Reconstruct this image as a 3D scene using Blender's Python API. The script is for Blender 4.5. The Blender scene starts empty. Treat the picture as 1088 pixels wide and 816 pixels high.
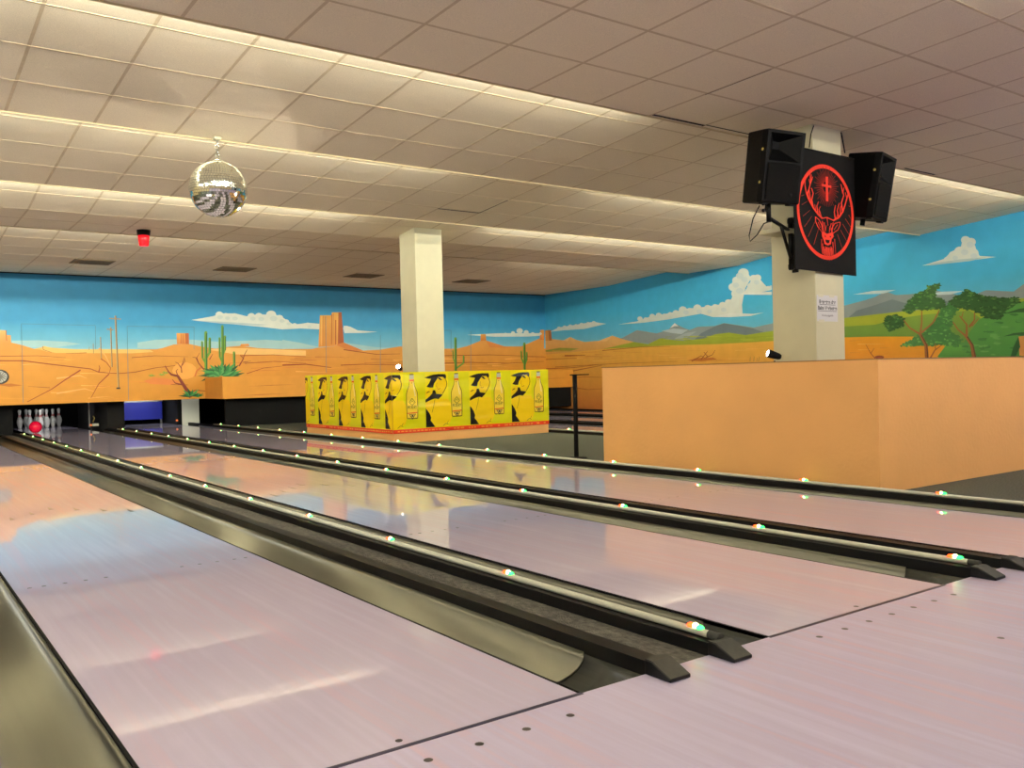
import bpy, bmesh, math, random
from mathutils import Vector, Matrix, geometry, noise
random.seed(7)
C = bpy.context.scene.collection
PI = math.pi

# ------------------------------------------------------------------ camera
F_PX, YAW, PITCH, ROLL = 942.463, 0.6248, -0.0095, -0.0237
CAM = Vector((0.0, -1.7994, 0.8436))
def basis():
    cy, sy, cp, sp = math.cos(YAW), math.sin(YAW), math.cos(PITCH), math.sin(PITCH)
    fw = Vector((sy*cp, cy*cp, sp)); rt = Vector((cy, -sy, 0)); up = rt.cross(fw)
    cr, sr = math.cos(ROLL), math.sin(ROLL)
    return fw, cr*rt + sr*up, -sr*rt + cr*up
FW, RT, UP = basis()
def at(px, py, axis, val):
    d = FW + RT*((px-544)/F_PX) - UP*((py-408)/F_PX)
    t = (val - CAM[axis])/d[axis]
    return CAM + d*t
cd = bpy.data.cameras.new('camera'); co = bpy.data.objects.new('camera', cd); C.objects.link(co)
cd.sensor_width = 36; cd.lens = 36*F_PX/1088; cd.clip_start = 0.02; cd.clip_end = 200
M = Matrix((RT, UP, -FW)).transposed().to_4x4(); M.translation = CAM; co.matrix_world = M
bpy.context.scene.camera = co

# ------------------------------------------------------------------ materials
def s2l(c):
    return tuple(((v/255)/12.92 if v/255 <= .04045 else ((v/255+.055)/1.055)**2.4) for v in c)
MATS = {}
def mat(name, rgb=(128,128,128), rough=.5, metal=0, spec=.5, emit=None, estr=0, noise_amt=0, nscale=20, bump=0, bscale=60, coat=0, stretch=None, rgb2=None):
    m = bpy.data.materials.new(name); m.use_nodes = True; nt = m.node_tree; b = nt.nodes['Principled BSDF']
    c = s2l(rgb) + (1,)
    b.inputs['Base Color'].default_value = c; b.inputs['Roughness'].default_value = rough
    b.inputs['Metallic'].default_value = metal; b.inputs['Specular IOR Level'].default_value = spec
    b.inputs['Coat Weight'].default_value = coat
    if emit: b.inputs['Emission Color'].default_value = s2l(emit)+(1,); b.inputs['Emission Strength'].default_value = estr
    tc = nt.nodes.new('ShaderNodeTexCoord'); src = tc.outputs['Object']
    if stretch:
        mp = nt.nodes.new('ShaderNodeMapping'); mp.inputs['Scale'].default_value = stretch
        nt.links.new(src, mp.inputs['Vector']); src = mp.outputs['Vector']
    if noise_amt or rgb2:
        n = nt.nodes.new('ShaderNodeTexNoise'); n.inputs['Scale'].default_value = nscale; n.inputs['Detail'].default_value = 4
        nt.links.new(src, n.inputs['Vector'])
        r = nt.nodes.new('ShaderNodeValToRGB'); r.color_ramp.elements[0].position = .3; r.color_ramp.elements[1].position = .7
        if rgb2: c2 = s2l(rgb2)+(1,)
        else: c2 = tuple(min(1, v*(1+noise_amt)) for v in c[:3])+(1,); 
        r.color_ramp.elements[0].color = c if rgb2 else tuple(v*(1-noise_amt) for v in c[:3])+(1,)
        r.color_ramp.elements[1].color = c2
        nt.links.new(n.outputs['Fac'], r.inputs['Fac']); nt.links.new(r.outputs['Color'], b.inputs['Base Color'])
    if bump:
        n2 = nt.nodes.new('ShaderNodeTexNoise'); n2.inputs['Scale'].default_value = bscale; n2.inputs['Detail'].default_value = 3
        nt.links.new(src, n2.inputs['Vector'])
        bp = nt.nodes.new('ShaderNodeBump'); bp.inputs['Strength'].default_value = bump; bp.inputs['Distance'].default_value = .01
        nt.links.new(n2.outputs['Fac'], bp.inputs['Height']); nt.links.new(bp.outputs['Normal'], b.inputs['Normal'])
    MATS[name] = m; return m

mat('tile', (238,228,202), .85, spec=.2, noise_amt=.10, nscale=160, bump=.25, bscale=180)
mat('tbar', (208,193,162), .8, spec=.1, noise_amt=.05)
mat('lip', (205,190,150), .6)
mat('vent', (128,112,82), .7, noise_amt=.1)
mat('gap', (24,20,16), .9)
mat('cream', (204,201,170), .6, noise_amt=.03, nscale=6, bump=.06, bscale=40)
mat('peach', (230,174,104), .62, noise_amt=.03, nscale=3, bump=.25, bscale=30)
mat('black_plastic', (9,9,9), .45, spec=.22)
mat('black_matte', (13,13,13), .8, spec=.2)
mat('rubber', (46,47,43), .7, noise_amt=.2, nscale=60)
mat('channel', (98,95,88), .85, rgb2=(50,49,46), nscale=70, stretch=(1,.5,1), bump=.8, bscale=260)
mat('gutter', (104,104,94), .34, metal=.75, noise_amt=.06, nscale=2, stretch=(8,.4,1))
mat('gutter_end', (48,50,44), .45, noise_amt=.1)
mat('tube', (196,198,180), .35)
mat('carpet', (104,108,98), .95, spec=.1, rgb2=(66,70,64), nscale=90, bump=.6, bscale=300)
mat('slab', (40,38,36), .9)
mat('foul', (40,36,70), .3)
mat('mark', (52,44,48), .4)
mat('pin', (232,232,226), .25, coat=.3)
mat('red', (200,30,24), .4)
mat('ball', (226,20,62), .16, noise_amt=.1, nscale=30)
mat('blue', (24,38,160), .4)
mat('pit', (10,10,10), .9)
mat('steel', (150,150,146), .3, metal=.9)
mat('mirror', (240,244,234), .10, metal=1.0)
mat('ballcore', (90,90,86), .5)
mat('chrome', (220,222,215), .15, metal=1.0)
mat('lampred', (220,20,30), .2, emit=(230,20,34), estr=.55, spec=.6)
mat('lampwhite', (255,255,250), .3, emit=(255,252,244), estr=14)
mat('ledO', (255,90,30), .3, emit=(255,70,20), estr=4)
mat('ledW', (255,255,200), .3, emit=(255,248,170), estr=8)
mat('ledG', (40,230,90), .3, emit=(40,240,90), estr=4.5)
mat('amber', (220,110,50), .3, emit=(230,120,60), estr=.5)
mat('paper', (214,214,216), .35)
mat('ink', (60,60,64), .7)
mat('brass', (190,170,90), .4, metal=.6)
mat('grille', (4,4,4), .7, spec=.15, bump=.7, bscale=420)
mat('speaker', (5,5,5), .5, spec=.12, bump=.2, bscale=300)
mat('wallplain', (210,190,150), .8)
mat('whitepanel', (224,226,208), .5)

def vcol_mat(name, rough=.5, namt=.05, coat=0, bump=0, bscale=4, spec=.4):
    m = bpy.data.materials.new(name); m.use_nodes = True; nt = m.node_tree; b = nt.nodes['Principled BSDF']
    a = nt.nodes.new('ShaderNodeVertexColor'); a.layer_name = 'Col'
    tc = nt.nodes.new('ShaderNodeTexCoord')
    n = nt.nodes.new('ShaderNodeTexNoise'); n.inputs['Scale'].default_value = 5; n.inputs['Detail'].default_value = 5
    nt.links.new(tc.outputs['Object'], n.inputs['Vector'])
    mr = nt.nodes.new('ShaderNodeMapRange'); mr.inputs[1].default_value = .3; mr.inputs[2].default_value = .7
    mr.inputs[3].default_value = 1-namt; mr.inputs[4].default_value = 1+namt
    nt.links.new(n.outputs['Fac'], mr.inputs[0])
    vm = nt.nodes.new('ShaderNodeVectorMath'); vm.operation = 'SCALE'
    nt.links.new(a.outputs['Color'], vm.inputs[0]); nt.links.new(mr.outputs[0], vm.inputs['Scale'])
    nt.links.new(vm.outputs['Vector'], b.inputs['Base Color'])
    b.inputs['Roughness'].default_value = rough; b.inputs['Coat Weight'].default_value = coat; b.inputs['Specular IOR Level'].default_value = spec
    if bump:
        mp = nt.nodes.new('ShaderNodeMapping'); mp.inputs['Rotation'].default_value = (0,.6,.3); mp.inputs['Scale'].default_value = (.7,.7,2.6)
        nt.links.new(tc.outputs['Object'], mp.inputs['Vector'])
        n2 = nt.nodes.new('ShaderNodeTexNoise'); n2.inputs['Scale'].default_value = bscale; n2.inputs['Detail'].default_value = 2
        nt.links.new(mp.outputs['Vector'], n2.inputs['Vector'])
        bp = nt.nodes.new('ShaderNodeBump'); bp.inputs['Strength'].default_value = bump; bp.inputs['Distance'].default_value = .06
        nt.links.new(n2.outputs['Fac'], bp.inputs['Height']); nt.links.new(bp.outputs['Normal'], b.inputs['Normal'])
    MATS[name] = m; return m
vcol_mat('paint', .55, .05)
vcol_mat('film', .25, .02, coat=.3, bump=.7, bscale=1.6)
vcol_mat('cloth', .75, .04, bump=.15, bscale=3, spec=.2)

def lane_mat(name, base, pink, light, rough):
    m = bpy.data.materials.new(name); m.use_nodes = True; nt = m.node_tree; b = nt.nodes['Principled BSDF']
    N = nt.nodes.new; L = nt.links.new
    geo = N('ShaderNodeNewGeometry'); sep = N('ShaderNodeSeparateXYZ'); L(geo.outputs['Position'], sep.inputs[0])
    d = N('ShaderNodeMath'); d.operation = 'DIVIDE'; d.inputs[1].default_value = .0541; L(sep.outputs['X'], d.inputs[0])
    fl = N('ShaderNodeMath'); fl.operation = 'FLOOR'; L(d.outputs[0], fl.inputs[0])
    # board pieces staggered along the lane
    wn = N('ShaderNodeTexWhiteNoise'); wn.noise_dimensions = '1D'; L(fl.outputs[0], wn.inputs['W'])
    ya = N('ShaderNodeMath'); ya.operation = 'MULTIPLY_ADD'; ya.inputs[1].default_value = .42; L(sep.outputs['Y'], ya.inputs[0])
    wm = N('ShaderNodeMath'); wm.operation = 'MULTIPLY'; wm.inputs[1].default_value = 7; L(wn.outputs['Value'], wm.inputs[0]); L(wm.outputs[0], ya.inputs[2])
    yf = N('ShaderNodeMath'); yf.operation = 'FLOOR'; L(ya.outputs[0], yf.inputs[0])
    cx = N('ShaderNodeCombineXYZ'); L(fl.outputs[0], cx.inputs[0]); L(yf.outputs[0], cx.inputs[1])
    w2 = N('ShaderNodeTexWhiteNoise'); w2.noise_dimensions = '2D'; L(cx.outputs[0], w2.inputs['Vector'])
    mp = N('ShaderNodeMapping'); mp.inputs['Scale'].default_value = (30, 1.1, 1); L(geo.outputs['Position'], mp.inputs['Vector'])
    n = N('ShaderNodeTexNoise'); n.inputs['Scale'].default_value = 1.0; n.inputs['Detail'].default_value = 5; L(mp.outputs[0], n.inputs['Vector'])
    mp2 = N('ShaderNodeMapping'); mp2.inputs['Scale'].default_value = (2.2, .5, 1); L(geo.outputs['Position'], mp2.inputs['Vector'])
    n3 = N('ShaderNodeTexNoise'); n3.inputs['Scale'].default_value = 1.0; n3.inputs['Detail'].default_value = 3; L(mp2.outputs[0], n3.inputs['Vector'])
    r1 = N('ShaderNodeValToRGB'); e = r1.color_ramp.elements
    e[0].position = .3; e[0].color = s2l(pink)+(1,); e[1].position = .66; e[1].color = s2l(light)+(1,)
    k = e.new(.47); k.color = s2l(base)+(1,)
    a1 = N('ShaderNodeMath'); a1.operation = 'MULTIPLY_ADD'; a1.inputs[1].default_value = .55; L(n.outputs['Fac'], a1.inputs[0])
    a2 = N('ShaderNodeMath'); a2.operation = 'MULTIPLY_ADD'; a2.inputs[1].default_value = .35; a2.inputs[2].default_value = -.0; L(n3.outputs['Fac'], a2.inputs[0])
    L(a2.outputs[0], a1.inputs[2])
    a3 = N('ShaderNodeMath'); a3.operation = 'MULTIPLY_ADD'; a3.inputs[1].default_value = .07; L(w2.outputs['Value'], a3.inputs[0]); L(a1.outputs[0], a3.inputs[2])
    L(a3.outputs[0], r1.inputs['Fac']); L(r1.outputs['Color'], b.inputs['Base Color'])
    b.inputs['Roughness'].default_value = rough; b.inputs['Specular IOR Level'].default_value = .5
    MATS[name] = m
lane_mat('lane', (196,188,214), (208,184,206), (204,196,222), .032)
lane_mat('approach', (196,188,218), (214,184,204), (206,200,230), .27)

# ------------------------------------------------------------------ mesh builder
class MB:
    def __init__(s): s.v=[]; s.f=[]; s.m=[]; s.c=[]; s.sm=[]
    def add(s, vs, fs, mi=0, col=None, smooth=False):
        o=len(s.v); s.v += [tuple(v) for v in vs]
        cols = col if isinstance(col, list) else [col]*len(vs)
        s.c += cols
        for f in fs: s.f.append(tuple(i+o for i in f)); s.m.append(mi); s.sm.append(smooth)
        return s
    def box(s, x0,y0,z0,x1,y1,z1, mi=0, col=None):
        v=[(x0,y0,z0),(x1,y0,z0),(x1,y1,z0),(x0,y1,z0),(x0,y0,z1),(x1,y0,z1),(x1,y1,z1),(x0,y1,z1)]
        return s.add(v, [(0,3,2,1),(4,5,6,7),(0,1,5,4),(1,2,6,5),(2,3,7,6),(3,0,4,7)], mi, col)
    def prism(s, pts, axis, a, b, mi=0, col=None, smooth=False):   # pts: 2D outline (other two axes in order), extruded a..b
        n=len(pts); P=[]
        for t in (a,b):
            for (u,w) in pts:
                P.append((t,u,w) if axis==0 else (u,t,w) if axis==1 else (u,w,t))
        o=len(s.v); s.v+=P; s.c+=[col]*len(P)
        tri=geometry.tessellate_polygon([[Vector((u,w,0)) for u,w in pts]])
        for t in tri: s.f.append(tuple(o+i for i in t)); s.m.append(mi); s.sm.append(False); s.f.append(tuple(o+n+i for i in reversed(t))); s.m.append(mi); s.sm.append(False)
        for i in range(n):
            j=(i+1)%n; s.f.append((o+i,o+j,o+n+j,o+n+i)); s.m.append(mi); s.sm.append(smooth)
        return s
    def lathe(s, prof, n=24, mi=0, c=(0,0,0), mifn=None):
        o=len(s.v)
        for (r,z) in prof:
            for k in range(n):
                a=2*PI*k/n; s.v.append((c[0]+r*math.cos(a), c[1]+r*math.sin(a), c[2]+z)); s.c.append(None)
        for i in range(len(prof)-1):
            for k in range(n):
                k2=(k+1)%n; s.f.append((o+i*n+k,o+i*n+k2,o+(i+1)*n+k2,o+(i+1)*n+k)); s.m.append(mifn(i) if mifn else mi); s.sm.append(True)
        s.f.append(tuple(o+k for k in reversed(range(n)))); s.m.append(mifn(0) if mifn else mi); s.sm.append(False)
        s.f.append(tuple(o+(len(prof)-1)*n+k for k in range(n))); s.m.append(mifn(len(prof)-2) if mifn else mi); s.sm.append(False)
        return s
    def tube(s, path, r, n=10, mi=0):
        path=[Vector(p) for p in path]; o=len(s.v); up0=None
        for i,p in enumerate(path):
            d=(path[min(i+1,len(path)-1)]-path[max(i-1,0)]).normalized()
            a=d.orthogonal().normalized() if up0 is None else (up0-d*up0.dot(d)).normalized(); up0=a; b=d.cross(a)
            for k in range(n):
                t=2*PI*k/n; q=p+(a*math.cos(t)+b*math.sin(t))*r; s.v.append(tuple(q)); s.c.append(None)
        for i in range(len(path)-1):
            for k in range(n):
                k2=(k+1)%n; s.f.append((o+i*n+k,o+i*n+k2,o+(i+1)*n+k2,o+(i+1)*n+k)); s.m.append(mi); s.sm.append(True)
        e=o+(len(path)-1)*n
        s.f.append(tuple(o+k for k in reversed(range(n)))); s.m.append(mi); s.sm.append(False)
        s.f.append(tuple(e+k for k in range(n))); s.m.append(mi); s.sm.append(False)
        return s
    def ball(s, c, rx, ry=None, rz=None, n=16, m=10, mi=0):
        ry=ry or rx; rz=rz or rx; o=len(s.v)
        for i in range(m+1):
            ph=-PI/2+PI*i/m; ph=max(-PI/2+.02,min(PI/2-.02,ph))
            for k in range(n):
                a=2*PI*k/n; s.v.append((c[0]+rx*math.cos(ph)*math.cos(a),c[1]+ry*math.cos(ph)*math.sin(a),c[2]+rz*math.sin(ph))); s.c.append(None)
        for i in range(m):
            for k in range(n):
                k2=(k+1)%n; s.f.append((o+i*n+k,o+i*n+k2,o+(i+1)*n+k2,o+(i+1)*n+k)); s.m.append(mi); s.sm.append(True)
        s.f.append(tuple(o+k for k in reversed(range(n)))); s.m.append(mi); s.sm.append(True)
        s.f.append(tuple(o+m*n+k for k in range(n))); s.m.append(mi); s.sm.append(True)
        return s
    def build(s, name, mats, parent=None, loc=None, bevel=0, fixn=True):
        me=bpy.data.meshes.new(name); me.from_pydata(s.v,[],s.f)
        for m in (mats if isinstance(mats,(list,tuple)) else [mats]): me.materials.append(MATS[m])
        for i,p in enumerate(me.polygons): p.material_index=s.m[i]; p.use_smooth=s.sm[i]
        if any(c is not None for c in s.c):
            ca=me.color_attributes.new('Col','FLOAT_COLOR','POINT')
            for i,c in enumerate(s.c): ca.data[i].color=(s2l(c)+(1,)) if c is not None else (1,1,1,1)
        if fixn:
            bm=bmesh.new(); bm.from_mesh(me); bmesh.ops.recalc_face_normals(bm, faces=bm.faces); bm.to_mesh(me); bm.free()
        me.update()
        o=bpy.data.objects.new(name,me); C.objects.link(o)
        if parent: o.parent=parent
        if loc: o.location=loc
        if bevel:
            b=o.modifiers.new('bevel','BEVEL'); b.width=bevel; b.segments=2; b.limit_method='ANGLE'; b.angle_limit=.6
        return o

def tag(o, label, cat, group=None, kind=None):
    o['label']=label; o['category']=cat
    if group: o['group']=group
    if kind: o['kind']=kind
    return o
def thing(name, label, cat, loc=(0,0,0), rz=0, group=None):
    o=bpy.data.objects.new(name,None); C.objects.link(o); o.location=loc; o.rotation_euler=(0,0,rz); o.empty_display_size=.1
    return tag(o,label,cat,group)
def struct(o): o['kind']='structure'; return o
def copy_tree(o, parent=None):
    c=o.copy(); C.objects.link(c)
    if parent: c.parent=parent
    for ch in list(o.children): copy_tree(ch,c)
    return c

# ------------------------------------------------------------------ lay-out numbers
LW=1.0541
WALL_Y=15.85; WALL_X=13.8; LEFT_X=-6.0; FRONT_Y=-6.5
LANES=[(-1.377,'unused lane at the far left past the double rail'),
       (.447,'nearest lane with dark arrows, running in front of the camera'),
       (2.271,'middle lane with the red ball and the standing pins at its end'),
       (4.026,'third lane, ending at the blue sweep panel beside the yellow booth'),
       (8.35,'lane beyond the carpeted island with booth and peach enclosure'),
       (10.17,'lane before the last one towards the mural side wall'),
       (11.99,'last lane along the foot of the mural side wall')]
LEND=19.4
# ------------------------------------------------------------------ setting: floors
ap=MB(); ap.box(LEFT_X,FRONT_Y,-.05,WALL_X,0,0)
struct(ap.build('approach_floor',['approach']))
MB().box(LEFT_X,FRONT_Y,-.30,WALL_X,20.2,-.14).build('floor',['slab'])['kind']='structure'
# carpeted island between lane three and the lane beyond
struct(MB().box(5.37,0.0,-.05,8.02,WALL_Y-.02,0).build('floor_carpet',['carpet']))
struct(MB().box(LEFT_X,0,-.05,-1.70,WALL_Y,0).build('floor_carpet.001',['carpet']))
struct(MB().box(13.34,0,-.05,WALL_X,WALL_Y,0).build('floor_carpet.002',['carpet']))

# ------------------------------------------------------------------ lanes
arrow_b=[5,10,15,20,25,30,35]; arrow_y=[4.56,4.72,4.89,5.06,4.89,4.70,4.53]
def dot(root,x,y): MB().prism([(.009*math.cos(k*PI/5),.009*math.sin(k*PI/5)) for k in range(10)],2,-.0002,.0006).build('dot_mark',['mark'],root,loc=(x,y,0))
for i,(x0,desc) in enumerate(LANES):
    root=thing('bowling_lane', desc.replace('lane','bowling lane',1) if 'bowling' not in desc else desc, 'bowling lane', (x0+LW/2,0,0), group='bowling lanes')
    MB().box(-LW/2,0,-.05,LW/2,LEND,0).build('lane_surface',['lane'],root)
    e=MB(); 
    for sx in (-1,1): e.box(sx*LW/2-(.009 if sx>0 else 0),0,-.055,sx*LW/2+(.009 if sx<0 else 0),LEND-.001,.0006)
    e.build('edge_strip',['black_matte'],root)
    if i in (1,2,3):
        for b,y in zip(arrow_b,arrow_y):
            x=-LW/2+LW*(b-.5)/39; MB().prism([(-.013,-.07),(.013,-.07),(0,.09)],2,-.0002,.0006).build('arrow_mark',['mark'],root,loc=(x,y,0))
        for b in (3,5,8,11,14,26,29,32,35,37):
            x=-LW/2+LW*(b-.5)/39; dot(root,x,2.41)
        dot(root,0,.035)
    MB().box(-LW/2,-.009,-.01,LW/2,.006,.0008).build('foul_line',['foul'],root)
# approach dots are inlaid in the approach
dots=MB()
for x0,_ in LANES[:4]:
    for b in (5,10,15,20,25,30,35):
        x=x0+LW*(b-.5)/39
        dots.add([(x+.011*math.cos(a),-.10+.011*math.sin(a),.0006) for a in [k*PI/6 for k in range(12)]],[tuple(range(12))])
        if b==20: dots.add([(x+.011*math.cos(a),-.46+.011*math.sin(a),.0006) for a in [k*PI/6 for k in range(12)]],[tuple(range(12))])
struct(dots.build('approach_floor_dots',['mark'],fixn=False))

# ------------------------------------------------------------------ gutters
def gutter(x0,x1,inner,label):       # inner: side (0 low x, 1 high x) that touches the lane
    g=thing('gutter',label,'gutter',((x0+x1)/2,0,0),group='lane gutters')
    w=x1-x0; hw=w/2; n=12; GE=16.24
    def sec(dz,t):
        top=[]; 
        for k in range(n+1):
            a=PI*k/n; x=-hw*math.cos(a); z=-.012-(.062)*math.sin(a)**.8
            lip=(-.006 if (k<n/2)==(inner==0) else -.003)
            z+= (lip+.012)*abs(math.cos(a))
            top.append((x,z+dz))
        return top+[(x,z-t) for x,z in reversed(top)]
    MB().prism(sec(0,.006),1,.27,GE,smooth=True).build('trough',['gutter'],g,fixn=True)
    MB().prism(sec(-.006,.008),1,.0,.269,smooth=True).build('end_shoe',['gutter_end'],g)
gl=[(.21,.447,1,'gutter along the left edge of the nearest lane, at the picture corner'),
    (1.501,1.739,0,'metal gutter between the nearest lane and the plain black rail'),
    (2.061,2.271,1,'metal gutter between the lit rail and the left edge of the middle lane'),
    (3.325,3.52,0,'metal gutter along the right edge of the middle lane'),
    (3.85,4.026,1,'gutter hidden behind the plain rail at the left of the third lane'),
    (5.08,5.27,0,'gutter between the third lane and the rail beside the carpet'),
    (-1.58,-1.377,1,'outer gutter of the unused far left lane'),(-.323,-.11,0,'inner gutter of the unused far left lane'),
    (8.11,8.35,1,'gutter just past the rail behind the yellow booth'),(9.404,9.60,0,'second gutter beyond the island carpet'),
    (9.95,10.17,1,'third gutter beyond the island carpet'),(11.224,11.42,0,'fourth gutter beyond the island carpet'),
    (11.77,11.99,1,'fifth gutter beyond the island carpet'),(13.044,13.24,0,'gutter nearest the mural side wall')]
for a in gl: gutter(*a)

# ------------------------------------------------------------------ rails with light tubes
led_proto=None
def led(parent, y):
    global led_proto
    if led_proto is None:
        m=MB(); m.ball((0,.018,0),.010,.016,.009,12,8,0); m.ball((0,0,.002),.0095,.011,.0105,12,8,1); m.ball((0,-.018,0),.010,.016,.009,12,8,2)
        led_proto=m.build('marker_light',['ledO','ledW','ledG'],parent); o=led_proto
    else:
        o=led_proto.copy(); C.objects.link(o); o.parent=parent
    o.location=(0,y,.012)
def rail(x0,x1,tube,label,tside=0,leds=15):
    xc=(x0+x1)/2; hw=(x1-x0)/2
    r=thing('bumper_rail',label,'bumper rail',(xc,0,0),group='black rails between the lanes')
    top=.040; YE=17.0 if abs(x0-5.27)<.01 else 16.2
    prof=[(.0,.001),(.0,top-.006),(YE,top-.006),(YE,-.09),(.002,-.09),(.002,.001)]
    bh=hw-.010; MB().prism(prof,0,-bh,bh).build('rail_body',['black_plastic'],r,bevel=.003)
    MB().prism([(-.10,.001),(-.10,.011),(-.03,top),(.0,top),(.0,.001)],0,-hw,hw).build('end_block',['black_plastic'],r,bevel=.003)
    MB().prism([(-.099,.012),(-.031,top+.002),(-.029,top+.003),(-.001,top+.003),(-.001,top-.001),(-.03,top-.003),(-.099,.009)],0,-hw+.003,hw-.003).build('ramp_cap',['rubber'],r)
    if tube:
        t=MB().tube([(0,.035,0),(0,15.4,0)],.0115,14).build('light_tube',['tube'],r,loc=(tside,0,top+.0055))
        MB().tube([(0,.036,0),(0,-.01,0)],.0125,14).build('end_cap',['rubber'],t)
        for k in range(leds+1):
            if k<=leds: led(t,.09+k*.992)
    return r
rail(.13,.21,True,'lit black rail at the picture corner, left of the nearest lane')
rail(-.11,-.03,False,'plain black rail left of the lit corner rail')
rail(1.73,1.81,False,'plain black rail beside the gutter of the nearest lane')
rail(1.99,2.07,True,'black rail with white light tube along the left of the middle lane',.008)
rail(3.52,3.60,True,'black rail with white light tube along the right of the middle lane',.02)
rail(3.77,3.85,False,'plain black rail along the left of the third lane')
rail(5.27,5.35,True,'black rail with light tube between third lane and carpet')
rail(-1.66,-1.58,False,'plain black rail at the outer side of the unused far left lane')
rail(8.03,8.11,True,'lit black rail seen between the yellow booth and peach enclosure')
rail(9.60,9.68,False,'first plain rail of the dark pair beyond the island')
rail(9.87,9.95,False,'second plain rail of the dark pair beyond the island')
rail(11.42,11.50,False,'first plain rail of the far pair before the side wall')
rail(11.69,11.77,False,'second plain rail of the far pair before the side wall')
rail(13.24,13.32,False,'black rail at the foot of the mural side wall')
for x0,x1,l in [(1.81,1.99,'grey speckled channel between the two rails left of the middle lane'),(3.60,3.77,'dark channel between the two rails left of the third lane'),
                (-.03,.13,'dark channel between the rails at the picture corner'),(9.68,9.87,'dark channel of the rail pair beyond the island'),(11.50,11.69,'dark channel of the rail pair near the side wall')]:
    tag(MB().box(x0-.009,.002,-.06,x1+.009,16.2,-.006).build('channel_cover',['channel']),l,'channel cover','covers between the rails')

# ------------------------------------------------------------------ ceiling
SEG=[[(-6.5,3.1),(-4.03,2.97)],[(-4.03,3.12),(-1.53,2.97)],[(-1.53,3.12),(.35,2.99)],[(.35,3.10),(.97,3.03),(1.6,3.0),(3.47,2.96)],
     [(3.47,3.16),(5.97,2.96)],[(5.97,3.14),(8.47,2.935)],[(8.47,3.035),(9.7,2.887),(10.97,2.88)],[(10.97,3.01),(13.47,2.856),(WALL_Y,2.855)]]
ce=MB(); X0,X1=LEFT_X,WALL_X
for si,seg in enumerate(SEG):
    for (ya,za),(yb,zb) in zip(seg,seg[1:]):
        ce.add([(X0,ya,za),(X1,ya,za),(X1,yb,zb),(X0,yb,zb),(X0,ya,za+.03),(X1,ya,za+.03),(X1,yb,zb+.03),(X0,yb,zb+.03)],
               [(0,1,2,3),(7,6,5,4),(0,3,7,4),(1,5,6,2),(0,4,5,1),(3,2,6,7)])
struct(ce.build('ceiling',['tile']))
lp=MB()
for a,b in zip(SEG,SEG[1:]):
    y,z0=a[-1]; z1=b[0][1]
    lp.box(X0,y-.012,z0-.012,X1,y,z1+.03)
struct(lp.build('ceiling_lip',['lip']))
# T-bars
tb=MB(); 
def zat(seg,y):
    for (ya,za),(yb,zb) in zip(seg,seg[1:]):
        if ya<=y<=yb+1e-6: return za+(zb-za)*(y-ya)/(yb-ya)
hb=.011; dp=.0008
for seg in SEG:
    ys=[]; y=-6.53+.61
    for k in range(60):
        yy=-6.53-.005+.625*k+.615
        if seg[0][0]+.1<yy<seg[-1][0]-.05: ys.append(yy)
    for yy in ys:
        z=zat(seg,yy); tb.box(X0,yy-hb,z-dp,X1,yy+hb,z+.002)
    x=.255-.625*10
    while x<X1:
        if x>X0+.05:
            for (ya,za),(yb,zb) in zip(seg,seg[1:]):
                tb.add([(x-hb,ya,za-dp),(x+hb,ya,za-dp),(x+hb,yb,zb-dp),(x-hb,yb,zb-dp),(x-hb,ya,za+.002),(x+hb,ya,za+.002),(x+hb,yb,zb+.002),(x-hb,yb,zb+.002)],
                       [(0,1,2,3),(7,6,5,4),(0,3,7,4),(1,5,6,2),(0,4,5,1),(3,2,6,7)])
        x+=.625
struct(tb.build('ceiling_grid',['tbar']))
# a few sagging tiles: dark open joints
jt=MB()
def joint(x0,y0,x1,y1,seg,w=.014):
    if abs(x1-x0)>abs(y1-y0): z=zat(SEG[seg],y0); jt.box(x0,y0-w,z-.004,x1,y0+w,z-.0016)
    else:
        za,zb=zat(SEG[seg],y0),zat(SEG[seg],y1)
        jt.add([(x0-w,y0,za-.0024),(x0+w,y0,za-.0024),(x0+w,y1,zb-.0024),(x0-w,y1,zb-.0024),(x0-w,y0,za-.0016),(x0+w,y0,za-.0016),(x0+w,y1,zb-.0016),(x0-w,y1,zb-.0016)],
               [(0,1,2,3),(7,6,5,4),(0,3,7,4),(1,5,6,2),(0,4,5,1),(3,2,6,7)])
joint(5.26,3.42,5.87,3.42,3); joint(5.87,3.40,6.49,3.40,3,.006)
joint(5.26,2.86,5.26,2.24,3,.003)
joint(5.88,7.86,6.50,7.86,5); joint(6.505,7.86,6.505,7.22,5,.008)
joint(7.755,2.3,7.755,2.85,3,.002); joint(8.38,2.3,8.38,2.8,3,.002)
joint(9.0,3.42,9.6,3.42,3,.012)
struct(jt.build('ceiling_joint',['gap']))
# vents in the last flat strip
for x,l in [(2.95,'brown ceiling vent, first from the left near the mural'),(5.28,'brown ceiling vent above the painted cactus'),
            (7.80,'brown ceiling vent left of the booth column, above the big painted mesa'),(10.3,'brown ceiling vent right of the booth column')]:
    v=thing('ceiling_vent',l,'ceiling vent',(x,13.86,2.8555),group='vents in the rear ceiling strip')
    MB().box(-.30,-.30,-.012,.30,.30,-.002).build('frame',['vent'],v)
    s=MB()
    for k in range(9): s.box(-.27,-.26+k*.06,-.018,.27,-.235+k*.06,-.0121)
    s.build('louvre',['vent'],v)

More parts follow.
